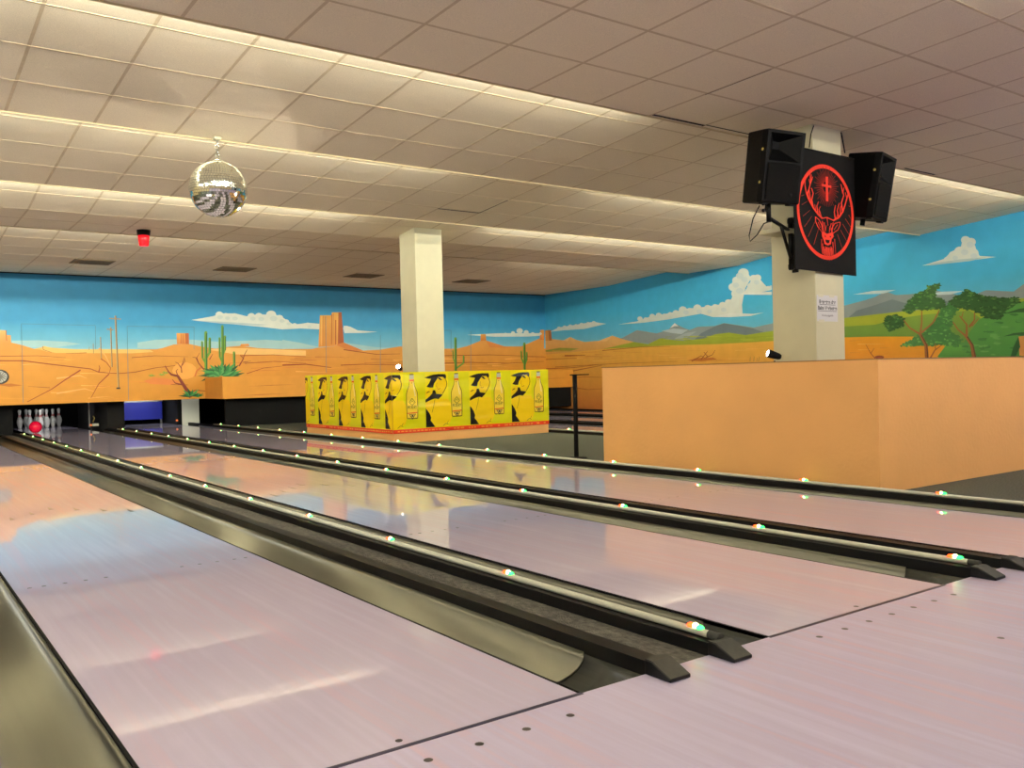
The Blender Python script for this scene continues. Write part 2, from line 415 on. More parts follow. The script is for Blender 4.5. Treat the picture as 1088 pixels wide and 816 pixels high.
# ------------------------------------------------------------------ painted walls
class Paint:
    def __init__(s, axis, val, sign): s.mb=MB(); s.axis=axis; s.val=val; s.sign=sign; s.q=[]
    def P(s, px, py, off): p=at(px,py,s.axis,s.val); p[s.axis]=s.val+s.sign*off; return p
    def flush(s, base=.0004):
        s.q.sort(key=lambda t:t[0])
        for i,(l,pts,tri,cs) in enumerate(s.q): s.mb.add([s.P(x,y,base+i*1.4e-5) for x,y in pts],tri,0,cs)
        return s.mb
    def poly(s, pts, col, layer, col2=None):
        tri=geometry.tessellate_polygon([[Vector((x,y,0)) for x,y in pts]])
        if col2:
            lo=min(y for _,y in pts); hi=max(y for _,y in pts)
            cs=[tuple(a+(b-a)*(y-lo)/(hi-lo+1e-6) for a,b in zip(col,col2)) for _,y in pts]
        else: cs=[col]*len(pts)
        s.q.append((layer,pts,[tuple(t) for t in tri],cs))
    def line(s, pts, w, col, layer, w2=None):
        n=len(pts); L=[];R=[]
        for i,(x,y) in enumerate(pts):
            ax,ay=pts[max(i-1,0)]; bx,by=pts[min(i+1,n-1)]; dx,dy=bx-ax,by-ay; l=math.hypot(dx,dy) or 1
            ww=(w+((w2 if w2 is not None else w)-w)*i/(n-1))/2
            L.append((x-dy/l*ww,y+dx/l*ww)); R.append((x+dy/l*ww,y-dx/l*ww))
        for i in range(n-1): s.poly([L[i],L[i+1],R[i+1],R[i]],col,layer)
    def quad3(s, pts3, cols): s.mb.add(pts3,[(0,1,2,3)],0,cols)
    def blob(s, cx, cy, rx, ry, col, layer, n=16, rough=0, col2=None):
        s.poly([(cx+rx*(1+rough*random.uniform(-1,1))*math.cos(2*PI*k/n),cy+ry*(1+rough*random.uniform(-1,1))*math.sin(2*PI*k/n)) for k in range(n)],col,layer,col2)
SKY=(52,146,192); SKYT=(48,138,186); SKYH=(128,188,206); ORG=(210,144,46); ORU=(214,150,72); PALE=(222,184,98); DK=(146,62,28); RUST=(196,104,44)
def bands(P, mk, lo, hi, bl):
    # bl: [(z,color),...] from bottom up ; mk(u,z)->3d point
    for (za,ca),(zb,cb) in zip(bl,bl[1:]):
        P.quad3([mk(lo,za),mk(hi,za),mk(hi,zb),mk(lo,zb)],[ca,ca,cb,cb])

# back wall (painted masking above the pits)
W=Paint(1,WALL_Y,-1)
hz=at(100,370,1,WALL_Y).z
bands(W,lambda u,z:(u,WALL_Y,z),LEFT_X,WALL_X,[(.535,ORG),(hz-.22,(210,146,54)),(hz-.02,ORU),(hz-.019,SKYH),(hz+.22,(92,172,204)),(hz+.5,SKY),(2.95,SKYT)])
W.mb.box(LEFT_X,WALL_Y+.02,.535,WALL_X,WALL_Y+.12,3.1,0,ORG)
W.mb.add([(LEFT_X,WALL_Y,.535),(WALL_X,WALL_Y,.535),(WALL_X,WALL_Y+.12,.535),(LEFT_X,WALL_Y+.12,.535)],[(0,1,2,3)],0,(150,90,40))
haze=(156,196,200)
W.poly([(13,362),(40,361.5),(70,363),(86,365.5),(60,369),(12,369)],haze,1)
W.poly([(146,364),(165,361),(185,360.5),(206,361),(230,363),(262,362),(282,361),(300,362),(300,370),(146,370)],haze,1)
W.poly([(300,361),(318,364),(340,369),(300,371)],haze,1); W.poly([(365,364),(400,369),(425,370),(425,373),(366,373)],haze,1)
W.poly([(-40,364),(12,364),(23,366.5),(36,370.6),(44,369),(46.5,367.6),(54,369.3),(80,371),(140,371),(160,371.9),(172,370),(184.5,366),(200.5,365.3),(212.7,368),(228.6,370.4),(241,368.6),(255.6,367.4),(274,369.8),(300,371),(327.6,371.5),(338,369.4),(353.6,368),(365.3,364),(385.8,372.5),(404,371.5),(425.6,367.9),(448,372),(470,374),(496,367.9),(511.4,361.7),(516.3,361.7),(536,368),(554,368),(578,357.5),(578,385),(-40,385)],ORU,2,(211,147,55))
W.poly([(36,370.6),(44,369),(46.5,367.6),(54,369.3),(80,371),(140,371),(160,371.9),(163,374),(140,375.4),(60,375),(50,373.5),(43,371.5)],PALE,3)
W.poly([(222,371.5),(241,369.5),(274,370.5),(325,372.5),(325,378),(250,376.5)],(236,190,112),3)
# mesas
def mesa(pts,c=(222,158,76),c2=(204,122,52),l=4): W.poly(pts,c,l,c2)
mesa([(-8,350.5),(6.2,351),(6.8,356),(11.4,356.2),(11.8,364),(-8,364)],(228,168,104),(222,150,70)); W.line([(6.4,351),(7,362)],.8,(170,96,50),5)
mesa([(187.5,354),(200.5,354),(200.8,365.6),(188,365.6)]); W.poly([(196.5,354.2),(200.5,354),(200.8,365.6),(197.5,365.6)],(178,96,46),5)
mesa([(256,365.5),(264,365.3),(265,367.8),(255,367.8)])
mesa([(339.8,335),(352,335),(352.7,331.9),(362.8,331.7),(365.3,363.9),(353.6,367.9),(338.3,368.8)],(222,166,74),(214,142,58))
W.poly([(359.5,332),(362.8,331.7),(365.3,363.9),(359,365.5)],(168,88,42),5); W.line([(352.5,334),(352.2,366)],1.2,(186,112,48),5); W.line([(356.5,340),(356.6,366)],1.3,(176,100,44),5); W.line([(345.5,336),(345,367)],.8,(200,130,56),5)
W.poly([(356,366),(365.3,363.9),(385.8,372.5),(372,373)],(206,126,58),4)
mesa([(510.8,355),(516,355),(516.6,361.9),(510.4,361.9)]); mesa([(574,350.6),(578,350.4),(578,361),(573.4,361)])
W.poly([(516.3,361.7),(536,368),(544,370),(520,369)],(208,132,64),4)
# dune shadows and tracks
for pts,w in [([(-30,383.4),(0,383.3),(24.8,383.3),(55,387.2),(96.5,392),(104.8,395.4),(126.8,396.8),(143.4,395.4),(165.4,390.8),(190,388)],1.3),
              ([(85.5,393.2),(69,403.7),(55,413.4),(29,427)],1.5),([(115.8,397.4),(104.8,407.9),(96.5,423)],1.2),([(104.8,395.4),(106,391),(105,388)],1.2),
              ([(107,381),(113,385),(117.5,391),(116,397)],1.0),([(0,378.5),(40,378),(70,380)],.7),([(53,412),(30,410.5)],.6),([(140,380),(165,378),(200,379)],.7),
              ([(255,378),(290,377),(325,379)],.8),([(262,397),(280,391),(300,389)],.8),([(300,388),(325,387),(352,390.5)],1.5),([(362,388),(385,387),(425,388)],1.0),
              ([(260,386),(290,384),(325,386)],.8),([(470,386),(500,385),(540,386),(578,384)],.9),([(470,378),(520,377),(578,379)],.8),([(160,407),(180,408.5),(200,409)],.9),([(45.5,368),(46,371.5),(55,374.5)],.8),([(92,374.8),(70,375.6)],.6),([(365,371.5),(400,376.5),(425,376)],.9)]:
    W.line(pts,w,DK,5,w*.4)
for pts in [[(105,370),(112,378),(117,388)],[(60,402),(85,399),(92,402)],[(60,418),(90,413),(100,416)],[(430,380),(470,381),(500,382)]]: W.line(pts,1.6,(236,172,96),4,.3)
# telegraph poles
WOOD=(120,100,66)
for a,b,w,arm in [((122.6,335.4),(125.9,412),1.8,(115.8,128.4,338.6)),((117.6,347.6),(118.9,390),1.4,(113.4,120.4,350)),((106.7,358),(107.6,381),1.1,None),((99,365),(99.2,375.5),.7,None),((94.6,368.5),(94.7,372),.5,None)]:
    W.line([a,b],w,WOOD,6); W.line([(a[0]-w*.3,a[1]),(b[0]-w*.3,b[1])],w*.35,(196,170,110),7)
    if arm: W.line([(arm[0],arm[2]-.3),(arm[1],arm[2]+.5)],1.1,(150,128,92),7)
W.line([(123.5,412.5),(127.8,412.5)],1.6,(60,50,40),7)
# clouds
CL=(206,214,204); CLS=(170,190,192)
def clouds(P, base, puffs, l=3):
    P.poly(base,CL,l)
    for x,y,r in puffs: P.blob(x,y,r,r*.85,CL,l+1,14); 
clouds(W,[(203,340),(215,338),(226,336),(236,333),(250,333),(262,336),(275,334),(297,335),(312,345),(327,343),(340,344),(340,350),(320,349),(300,350),(280,347.5),(240,343.8)],
       [(233,334.5,4.2),(240,335.5,3.4),(249,336,3.8),(267,336,4),(275,336,4.2),(288,334.5,5.4),(297,338,4),(304,342,3.2),(313,345.5,2.6),(327,345.5,3.2),(333,346,2.6)])
clouds(W,[(365,350),(365.3,346),(372,347),(380,351),(401,352.6),(385,353.8),(366,354)],[(368,349,3.4),(375,351.5,2)])
clouds(W,[(496,355.8),(533,354),(578,354),(578,356.6),(560,357.6),(526,357.8)],[(545,353.6,2),(552,351.5,3.4),(559,353,2.6),(566,354.5,1.8),(537,355,1.6),(574,354.6,1.6)])
W.poly([(205,340.5),(240,342),(285,345),(275,346),(235,343.8)],CLS,5)
# cacti
GR=(104,152,52); GD=(44,92,40); GA=(34,112,58)
def cactus(P, trunk, arms, w=3):
    (x,y0,y1)=trunk; P.line([(x,y0+1.2),(x+.3,y1)],w,GR,7); P.blob(x,y0+1.4,w/2,1.6,GR,7); P.line([(x+w*.28,y0+2),(x+w*.32,y1)],w*.38,GD,8)
    for ax,a0,a1,aw in arms:
        P.line([(ax,a0+1),(ax+.4*(1 if ax<x else -1),a1-3),(x,a1+3)],aw,GR,7); P.blob(ax,a0+1,aw/2,1.1,GR,7); P.line([(ax+aw*.3,a0+1.5),(ax+aw*.3,a1-3)],aw*.35,GD,8)
cactus(W,(218.6,352,398),[(214.6,362.5,383,2),(222.8,358.6,378,2.6)],3.2)
cactus(W,(236.2,345.5,388),[(233.1,358.4,382,2),(238.9,356.4,375,2.4)],2.7)
cactus(W,(248.6,373.5,390),[],2.5)
cactus(W,(483.8,358.5,394),[(492.5,377.6,389,1.8),(481,372,384,1.2)],2.6)
cactus(W,(557,364,393),[(553.6,372.6,384,1.6),(559.6,374,386,1.6)],2.4)
def agave(P,cx,cy,R,n,l=9,a0=.05,a1=PI-.05,cols=((40,124,62),(26,84,46),(70,150,76))):
    for k in range(n):
        a=a0+(a1-a0)*k/(n-1); r=R*(.75+.35*random.random()); 
        tx,ty=cx+r*math.cos(a)*1.25,cy-r*math.sin(a)*.8; w=R*.14
        P.poly([(cx-math.sin(a)*w,cy-math.cos(a)*w*.5),(cx+r*.55*math.cos(a)*1.25-math.sin(a)*w,cy-r*.55*math.sin(a)*.8-math.cos(a)*w*.4),(tx,ty),(cx+r*.5*math.cos(a)*1.25+math.sin(a)*w,cy-r*.5*math.sin(a)*.8+math.cos(a)*w)],cols[k%3],l)
W.blob(196,394,13,9,(232,164,74),5,14); W.line([(207,400),(209,394),(214,390)],1.6,(204,110,46),6)
W.poly([(152,405),(163,401),(180,402.5),(192,406),(180,409),(160,408)],(216,130,62),5)
BR=(126,52,34)
for pts,w,w2 in [([(203,422),(195.5,410),(188.8,399.5),(182,398),(179,395),(175.3,388.6)],4.2,.7),([(189,400),(187,394),(189,392)],1.2,.5),([(195,409),(186,407),(183,403)],1.6,.5),
                 ([(193,396),(192.4,390),(196,380)],1.3,.5),([(192.4,391),(189,386),(186,384.6)],1,.4),([(193.6,388),(196.5,383.5),(195.6,379.6)],.8,.4),
                 ([(217,393),(211,386),(208,380),(204.5,379.5)],1.3,.5),([(211,386),(209,380),(212,375)],1,.4),([(222.5,382),(226,376)],1,.4),
                 ([(254,389),(258,382),(260,376),(262.6,371.4)],1.4,.4),([(258,385),(266.6,383.6)],.9,.3),([(258.5,381),(255,377)],.8,.3),([(201,417),(208,414.5),(218,415.5)],1.2,.6)]:
    W.line(pts,w,BR,8,w2)
agave(W,235.5,400,21,17); agave(W,235,400,13,12,10,cols=((52,140,72),(36,110,58),(88,160,88)))
W.poly([(213,405.5),(219,401),(228,399),(224,402)],(26,84,46),10)
agave(W,203,421.5,11,8,9,.2,PI-.1); agave(W,211,421.5,6,5,9,.9,2.2)
for x,y in [(161,396),(172,395),(176,393)]: agave(W,x,y+4,4,5,7,.5,2.6,((120,164,60),(100,150,54),(140,170,70)))
# painted chrome wheel at the left edge of the picture
W.blob(0,400.5,9.8,7.8,(60,58,52),6,24); W.blob(-.5,400.3,8,6.2,(176,178,168),7,24,.06)
for k in range(14):
    a=2*PI*k/14; W.line([(-.5+2*math.cos(a),400.3+1.6*math.sin(a)),(-.5+7.2*math.cos(a),400.3+5.6*math.sin(a))],.7,(70,70,64),8)
W.blob(-.5,400.3,3,2.4,(120,120,110),9,16)
W.poly([(-6,408.5),(12,407.5),(24,409.5),(10,411)],(188,112,36),5)
# brushed streaks in the sand
for k in range(90):
    x=random.uniform(-40,560); y=random.uniform(378,424); w_=random.uniform(10,45); c_=random.choice([(236,176,88),(214,142,50),(232,166,66),(206,132,54)])
    W.line([(x,y),(x+w_*.5,y+random.uniform(-.8,.8)),(x+w_,y+random.uniform(-1,1))],random.uniform(.3,1.1),c_,3,.15)
for k in range(26):
    x=random.uniform(230,570); y=random.uniform(379,396); w_=random.uniform(10,40)
    W.line([(x,y),(x+w_*.5,y+random.uniform(-.8,.8)),(x+w_,y+random.uniform(-1,1))],random.uniform(.3,.7),(184,104,46),4,.15)
# cloud and mesa modelling
for x,y,r_ in [(233,337,3.2),(241,338,2.6),(249,338.4,3),(268,338.6,3),(277,339,3.2),(290,338.5,4),(299,341,2.8),(306,344,2.2),(328,347,2.2)]:
    W.blob(x+.6,y,r_,r_*.7,(190,204,198),5,12)
for x,w_ in [(341.5,1),(343.6,.6),(348,.8),(350,.6),(354.3,1),(358,.7)]: W.line([(x,335.5 if x<352 else 333),(x-.3,367)],w_,random.choice([(232,180,92),(190,120,56),(204,140,66)]),5,w_*.6)
for x in (190,192.5,194.6): W.line([(x,354.6),(x,365)],.6,(224,160,90) if x<192 else (180,104,54),5)
# access-panel seams
SM=(80,126,140)
for a,b in [((22.6,344),(24.6,428)),((101.3,346),(101.5,371)),((22.8,344),(101,345.8)),((135,346.5),(136.5,425)),((206,347),(206,371)),((135,346.6),(206,347.5)),((346,336),(346.5,396)),((404,356),(404,396)),((500,352),(500,395)),((479,351),(479,374)),((479,351),(470,351))]:
    W.line([a,b],.45,SM if a[1]<360 else DK,11)
struct(W.flush().build('wall_back',['paint'],fixn=False))

# right wall
R=Paint(0,WALL_X,-1)
hr=at(700,366,0,WALL_X).z; DB=(212,150,60)
def mkR(u,z): return (WALL_X,u,z)
bands(R,mkR,FRONT_Y,WALL_Y,[(-.14,(196,120,60)),(.15,(206,130,62)),(.7,(218,156,66)),(hr,(230,176,74)),(hr+.001,(120,186,208)),(hr+.35,(88,178,212)),(hr+.8,(62,168,210)),(3.2,(56,158,204))])
R.mb.box(WALL_X+.02,FRONT_Y,-.14,WALL_X+.12,20.2,3.3,0,ORG)
GY=(128,142,146); GY2=(104,120,126); GN=(158,172,48); GN2=(118,150,58)
R.poly([(652,362),(661.8,358.6),(676.7,350.7),(697.6,354.2),(709.9,350.7),(716.8,343.4),(725.6,348),(732.6,350.7),(741.3,347.2),(758.8,346.4),(769.2,343.2),(785,345.5),(800.7,348),(819.9,343.7),(840,341),(860,336),(880,333),(896,325),(919,319),(930,315.3),(941,309.8),(952,313.5),(966.7,312.6),(996,309),(1018,313.5),(1036.6,312.6),(1047.6,308.3),(1077,309.8),(1088,301.5),(1130,297),(1130,345),(896,352),(700,366)],GY,1,(140,152,150))
R.poly([(735,364),(745,354),(758,347.5),(769.2,343.6),(785,346),(800,349),(820,356),(820,360)],GY2,2); R.poly([(896,342),(910,330),(930,324),(948,318),(962,322),(975,316),(1000,318),(1020,325),(1010,338),(930,342)],GY2,2)
R.poly([(712,348.6),(716.8,343.2),(721,346.6),(717,346.5)],(226,226,222),3); R.poly([(703,351.5),(716,349),(731,350.6),(724,355),(712,353.5)],(176,190,194),3)
for pts in [[(938,341),(952,332),(970,330),(960,337)],[(716,360),(728,354),(740,352),(730,359)]]: R.poly(pts,(158,170,172),3)
R.poly([(655.7,367.3),(671.4,363),(688.9,365.6),(701,359.5),(715,361.2),(727,362),(748,359.5),(760.5,355),(774.5,353.4),(792,356),(819.9,351.6),(860,346),(896,338),(930,334),(948,332),(963,330.5),(1012,326),(1040,322),(1130,312),(1130,372),(1010,370),(970,357.6),(930,357.6),(896,358.5),(819.9,362.4),(762,365.6),(710,367),(640,370.8)],GN,4,(150,164,52))
R.poly([(896,347),(930,345),(955,338),(985,334),(1030,330),(1060,350),(1040,372),(1005,366),(970,357.6),(930,357.6),(896,358.5)],GN2,5,(88,128,54))
R.poly([(578.4,362),(587,360.2),(599.8,361.7),(606,358),(612,361),(621,363.3),(642.7,361.7),(650.4,356.5),(661,360.2),(673.4,363.3),(640,371),(578,377)],(224,176,108),5,(214,158,80))
R.poly([(578.4,351),(585.5,350.6),(586.5,362),(578.4,362)],(206,142,64),6); R.poly([(582.5,350.8),(585.5,350.6),(586.5,361.6),(583.5,362)],(170,104,50),7)
for pts in [[(598,362),(606,358),(603,362.5)],[(634,363),(650.4,356.7),(645,362.5)]]: R.poly(pts,(232,190,120),6)
R.poly([(578,372.5),(595,369.5),(615,370.4),(606,373),(578,373.8)],(140,150,60),6)
for pts,w in [([(578,382),(600,381),(640,380)],.8),([(600,378),(622,377.5)],1.6),([(590,390),(660,386),(720,384)],.7),([(640,372.5),(680,368.8),(712,368)],.8),([(578,392),(610,390.5),(640,387)],1.0),([(604,402),(620,400.5),(640,401)],.9),([(604,411),(625,414),(640,413)],.8),([(604,395),(625,391),(640,388)],1.2),([(896,372),(940,369),(965,367)],.8)]: R.line(pts,w,(168,92,40),6,w*.4)
R.poly([(896,358.5),(930,357.6),(970,357.6),(990,361),(1012,372),(1012,384),(896,384)],(228,156,40),6,(222,146,48))
CL2=(214,220,214)
clouds(R,[(656.6,344.8),(676.7,341.5),(692,336),(710,333),(730,328),(750,326),(774,322),(778,316),(778,300),(786,290),(795,290),(798,296),(792,306),(788.4,323.7),(789,333),(776.2,336.8),(757,336.8),(744.8,333.3),(709.9,339.4),(683.7,342.9)],
       [(680,338.6,2.8),(686,339,2.2),(693,336,3),(700,335,3.2),(706,335.5,2.6),(712,333.8,2.6),(718,332,3),(725.6,329,4.2),(733,330,3.4),(741,327,4.2),(747,329,3.2),(752,327,3.6),(760,326,3.4),(768,324,3.8),(774,321,3.6),(779,305,5),(783,298,5),(790,290,5.8),(788,297,7),(782,312,5)],7)
clouds(R,[(798,298),(806,295),(815,305),(820,303),(820,308),(800,312.5),(790,312)],[(801,296,4.6),(805,295,4),(798,304,4),(808,302,3),(816,306,2.6)],7)
R.poly([(785,312),(820,309.8),(820,313.4),(792,313)],CL2,8); R.poly([(757,336.8),(776,332.5),(800.7,333.5),(812,332),(798,335.6),(776.2,337)],CL2,8)
clouds(R,[(584.5,352.5),(593.7,348),(606,346),(630.5,342),(644.3,344),(621,349.5),(598,351)],[(594,348.5,1.8),(600,347.5,2),(606,346.6,2.2),(612,346,1.9),(618,344.8,2.2),(625,343.8,2),(631,342.8,2)],7)
clouds(R,[(979.6,282.3),(1003.5,275),(1010,268),(1021,262),(1023,254),(1033,254),(1037,264),(1041,272),(1058.6,273),(1021.9,278),(994,281.3)],[(1026,255,5),(1032,257,5),(1029,264,8),(1020,267,6),(1013,271,5),(1034,269,6),(1006,275.5,3)],7)
R.poly([(984,281),(1020,275.5),(1050,273),(1030,277.5),(994,281.3)],CLS,9)
for x,y in [(928,309),(1000,310)]: R.poly([(x-22,y+4),(x,y),(x+24,y-1),(x+10,y+3)],(190,210,214),1)
# distant snow streak mountains edge, shrubs
for pts in [[(735,384),(745,378),(750,381)],[(745,382),(752,373)],[(750,380),(757,377),(760,372)],[(752,379),(748,374)]]: R.line(pts,.9,(150,76,40),8,.4)
R.poly([(730,383),(740,380.5),(758,380),(762,382),(745,384)],(196,116,52),7)
for x in (797,801,804,806): R.line([(x,384),(x+random.uniform(-.6,1.2),378.5+random.uniform(0,2))],.5,(120,120,60),8,.3)
R.line([(930,381),(925,375),(920,366)],1.0,(150,76,40),8,.4); R.line([(925,376),(929,370)],.8,(150,76,40),8,.4); R.blob(934.5,379.5,5,1.8,(130,60,36),8)
for k in range(60):
    x=random.uniform(580,1010); y=random.uniform(371 if x<900 else 363,384); w_=random.uniform(8,30)
    R.line([(x,y+(640-x)*.006),(x+w_,y+(640-x)*.006-.4+random.uniform(-.5,.5))],random.uniform(.3,.8),random.choice([(238,186,96),(206,138,58),(222,158,70)]),6,.15)
for k in range(30):
    x=random.uniform(700,819); y=random.uniform(357,362); R.line([(x,y),(x+random.uniform(6,18),y-.4)],.6,random.choice([(176,184,60),(138,156,44)]),5,.2)
for x,y,r_ in [(785,292,4),(781,302,3.4),(790,296,3.6),(785,308,4),(728,331,3),(742,330,3),(753,330,2.6),(768,328,3),(803,299,3),(1030,259,4),(1024,267,4),(1034,271,3.6),(1014,273,3)]:
    R.blob(x+1,y+1,r_,r_*.8,(192,206,204),9,12)
# big round bushes at the right
HG=[(74,134,66),(54,112,52),(92,150,76)]
for pts,c in [([(1011,384),(1020,374),(1028,356),(1040,340),(1058,329),(1075,323),(1130,310),(1130,384)],(88,152,70)),([(996,379),(1005,367),(1020,366),(1034,374),(1030,382),(1000,381)],(92,156,66))]: R.poly(pts,c,8,(62,124,56))
for k in range(70):
    x=random.uniform(1024,1110); y=random.uniform(334+max(0,(1062-x))*.55,380); R.blob(x,y,random.uniform(2,6),random.uniform(.8,2),random.choice(HG),9,9,.3)
def foliage(pts,l,n,cols):
    R.poly(pts,cols[1],l)
    xs=[p[0] for p in pts]; ys=[p[1] for p in pts]
    tri=geometry.tessellate_polygon([[Vector((x,y,0)) for x,y in pts]])
    T=[[pts[i] for i in t] for t in tri]
    for i in range(len(pts)):
        (xa,ya),(xb,yb)=pts[i],pts[(i+1)%len(pts)]
        m_=max(1,int(math.hypot(xb-xa,yb-ya)/2.2))
        for j in range(m_):
            R.blob(xa+(xb-xa)*j/m_+random.uniform(-.8,.8),ya+(yb-ya)*j/m_+random.uniform(-.6,.6),random.uniform(1,2.6),random.uniform(.6,1.5),cols[random.choice((0,1))],l+.5,8,.4)
    for k in range(n*2):
        t=random.choice(T); a,b=random.random(),random.random()
        if a+b>1: a,b=1-a,1-b
        x=t[0][0]+a*(t[1][0]-t[0][0])+b*(t[2][0]-t[0][0]); y=t[0][1]+a*(t[1][1]-t[0][1])+b*(t[2][1]-t[0][1])
        R.blob(x,y,random.uniform(.8,2.6),random.uniform(.4,1.2),cols[(0 if k%3 else 2)],l+1,9,.4)
q=lambda pts:[(930+x/5.443,240+y/5.443) for x,y in pts]
D3=[(36,78,36),(44,90,42),(82,128,60)]
foliage(q([(300,600),(370,530),(380,480),(430,450),(480,480),(440,530),(450,560),(420,600),(500,660),(480,695),(400,685),(330,690),(150,692),(230,650)]),10,60,[(60,118,56),(52,106,52),(98,156,80)])
TR=(150,88,48)
for pts,w,w2 in [([(300,770),(295,690),(260,625)],5,3.4),([(262,628),(200,590),(150,525)],2.6,1.2),([(262,622),(270,560),(270,480)],2.6,1.2),([(268,618),(335,560),(372,488)],2.6,1.2),([(345,550),(350,520)],1.4,.8),
                 ([(575,770),(560,690),(525,635)],5.4,3.6),([(525,638),(480,600),(450,555)],2.4,1.2),([(530,635),(530,570),(488,520)],3.2,1.2),([(545,585),(575,545),(575,500)],2.8,1.2),([(560,580),(600,535)],1.6,.8),([(500,535),(510,495)],1.4,.7),([(320,765),(345,720),(385,690)],2,.8),([(350,715),(348,680)],1.2,.8)]:
    R.line(q(pts),w/1.2,TR,13,w2/1.2)
R.line(q([(306,770),(300,690),(268,632)]),1.2,(92,48,30),14); R.line(q([(583,770),(567,690),(534,640)]),1.4,(92,48,30),14)
foliage(q([(170,490),(190,440),(240,395),(300,372),(305,350),(375,335),(345,385),(350,415),(400,430),(410,470),(300,482),(240,480),(200,505)]),15,50,D3)
foliage(q([(50,560),(70,525),(120,515),(165,540),(160,580),(90,605)]),15,24,D3)
foliage(q([(430,440),(490,400),(530,370),(600,400),(640,410),(760,420),(820,415),(830,440),(760,480),(720,540),(640,530),(600,500),(540,480),(470,470)]),15,70,D3)
R.poly(q([(740,640),(800,620),(860,615),(900,610),(900,640),(820,632)]),(34,84,44),15); R.poly(q([(780,770),(800,700),(830,640),(840,700),(810,760)]),(34,84,44),15); R.poly(q([(830,640),(900,630),(900,760),(835,750)]),(204,140,76),14)
R.poly(q([(740,510),(830,480),(900,470),(900,500),(820,500)]),(34,84,44),15)
struct(R.flush().build('wall_right',['paint'],fixn=False))
# plain left and front walls
struct(MB().box(LEFT_X-.12,FRONT_Y,-.14,LEFT_X,20.2,3.3).build('wall_left',['wallplain']))
struct(MB().box(LEFT_X-.12,FRONT_Y-.12,-.14,WALL_X+.12,FRONT_Y,3.3).build('wall_front',['wallplain']))
struct(MB().box(LEFT_X-.12,20.2,-.14,WALL_X+.12,20.3,3.3).build('wall_rear',['pit']))
struct(MB().box(LEFT_X,WALL_Y+.14,.60,WALL_X,20.18,.64).build('pit_light_block',['pit']))  # unseen cover added to keep light out of the pit
MB().box(LEFT_X,WALL_Y-.02,2.835,WALL_X,WALL_Y-.002,2.853).build('trim_1',['gap'])['kind']='structure'

# projecting painted masking box
K=Paint(1,14.78,-1)
kb=MB(); c1=(220,148,56); c2=(196,126,52)
bx=MB(); 
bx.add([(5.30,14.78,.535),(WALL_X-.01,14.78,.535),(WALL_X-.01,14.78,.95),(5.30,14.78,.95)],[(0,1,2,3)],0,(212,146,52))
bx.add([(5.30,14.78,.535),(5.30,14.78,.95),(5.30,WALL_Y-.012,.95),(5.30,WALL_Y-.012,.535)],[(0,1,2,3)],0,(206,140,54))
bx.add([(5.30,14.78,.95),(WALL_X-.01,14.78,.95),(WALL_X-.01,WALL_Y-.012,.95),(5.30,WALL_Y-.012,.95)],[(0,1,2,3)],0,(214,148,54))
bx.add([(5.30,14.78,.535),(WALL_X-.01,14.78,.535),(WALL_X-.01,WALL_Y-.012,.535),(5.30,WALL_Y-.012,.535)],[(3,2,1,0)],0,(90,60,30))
for k in range(16):
    x=random.uniform(5.5,12.8); z=random.uniform(.58,.9); w=random.uniform(.3,1.0)
    bx.add([(x,14.7785,z-.004),(x+w,14.7785,z+random.uniform(-.01,.02)),(x+w*.5,14.7785,z+.014)],[(0,1,2)],0,(168,92,40))
tag(bx.build('masking_box',['paint'],fixn=False),'long projecting box painted like desert sand under the painted cacti','painted box')

# ------------------------------------------------------------------ pit ends
tag(MB().box(5.46,15.1,.001,8.02,15.2,.534).build('kick_panel',['black_matte']),'black panel wall below the painted sand box behind the carpet','panel')
tag(MB().box(5.17,17.03,-.05,5.52,17.045,.58).build('end_panel',['whitepanel']),'narrow white upright panel at the end of the rail under the cactus','panel')
tag(MB().box(8.14,14.86,.075,WALL_X-.02,14.9,.534).build('dark_opening_sheet',['black_matte']),'black sheet standing in for the dark pit opening under the painted box near the side wall','dark sheet')  # black sheet put in for the darkness of the pit opening
def divider(x0,x1,label,y0=16.3):
    d=thing('pit_divider',label,'divider',((x0+x1)/2,y0,0),group='black dividers between the pin decks'); h=(x1-x0)/2
    MB().box(-h,0,-.1,h,3.0,.58).build('divider_body',['pit'],d)
    MB().box(-h+.01,-.012,.0,h-.01,-.001,.56).build('front_plate',['black_matte'],d)
divider(1.56,2.02,'black divider left of the standing pins',16.25)
divider(3.60,3.90,'black divider between the pin deck and the blue panel',16.3)
divider(5.09,5.24,'dark divider right of the blue panel',17.07)
divider(-.26,.2,'black divider at the end of the corner rails'); 
for a,b,l in [(9.5,10.05,'black divider past the booth'),(11.32,11.87,'far black divider near the side wall'),(8.03,8.2,'black divider behind the booth'),(13.2,13.7,'black divider at the side wall')]: divider(a,b,l,16.3)
s=thing('pin_sweep','deep blue sweep panel above the end of the third lane','sweep panel',(4.50,17.9,0))
MB().box(-.50,0,.10,.50,.03,.47).build('panel',['blue'],s); 
f=MB(); f.box(-.52,.03,.47,.52,.07,.50); f.box(-.5,.031,.0,-.46,.07,.47); f.box(.46,.031,.0,.5,.07,.47); f.build('frame',['steel'],s)
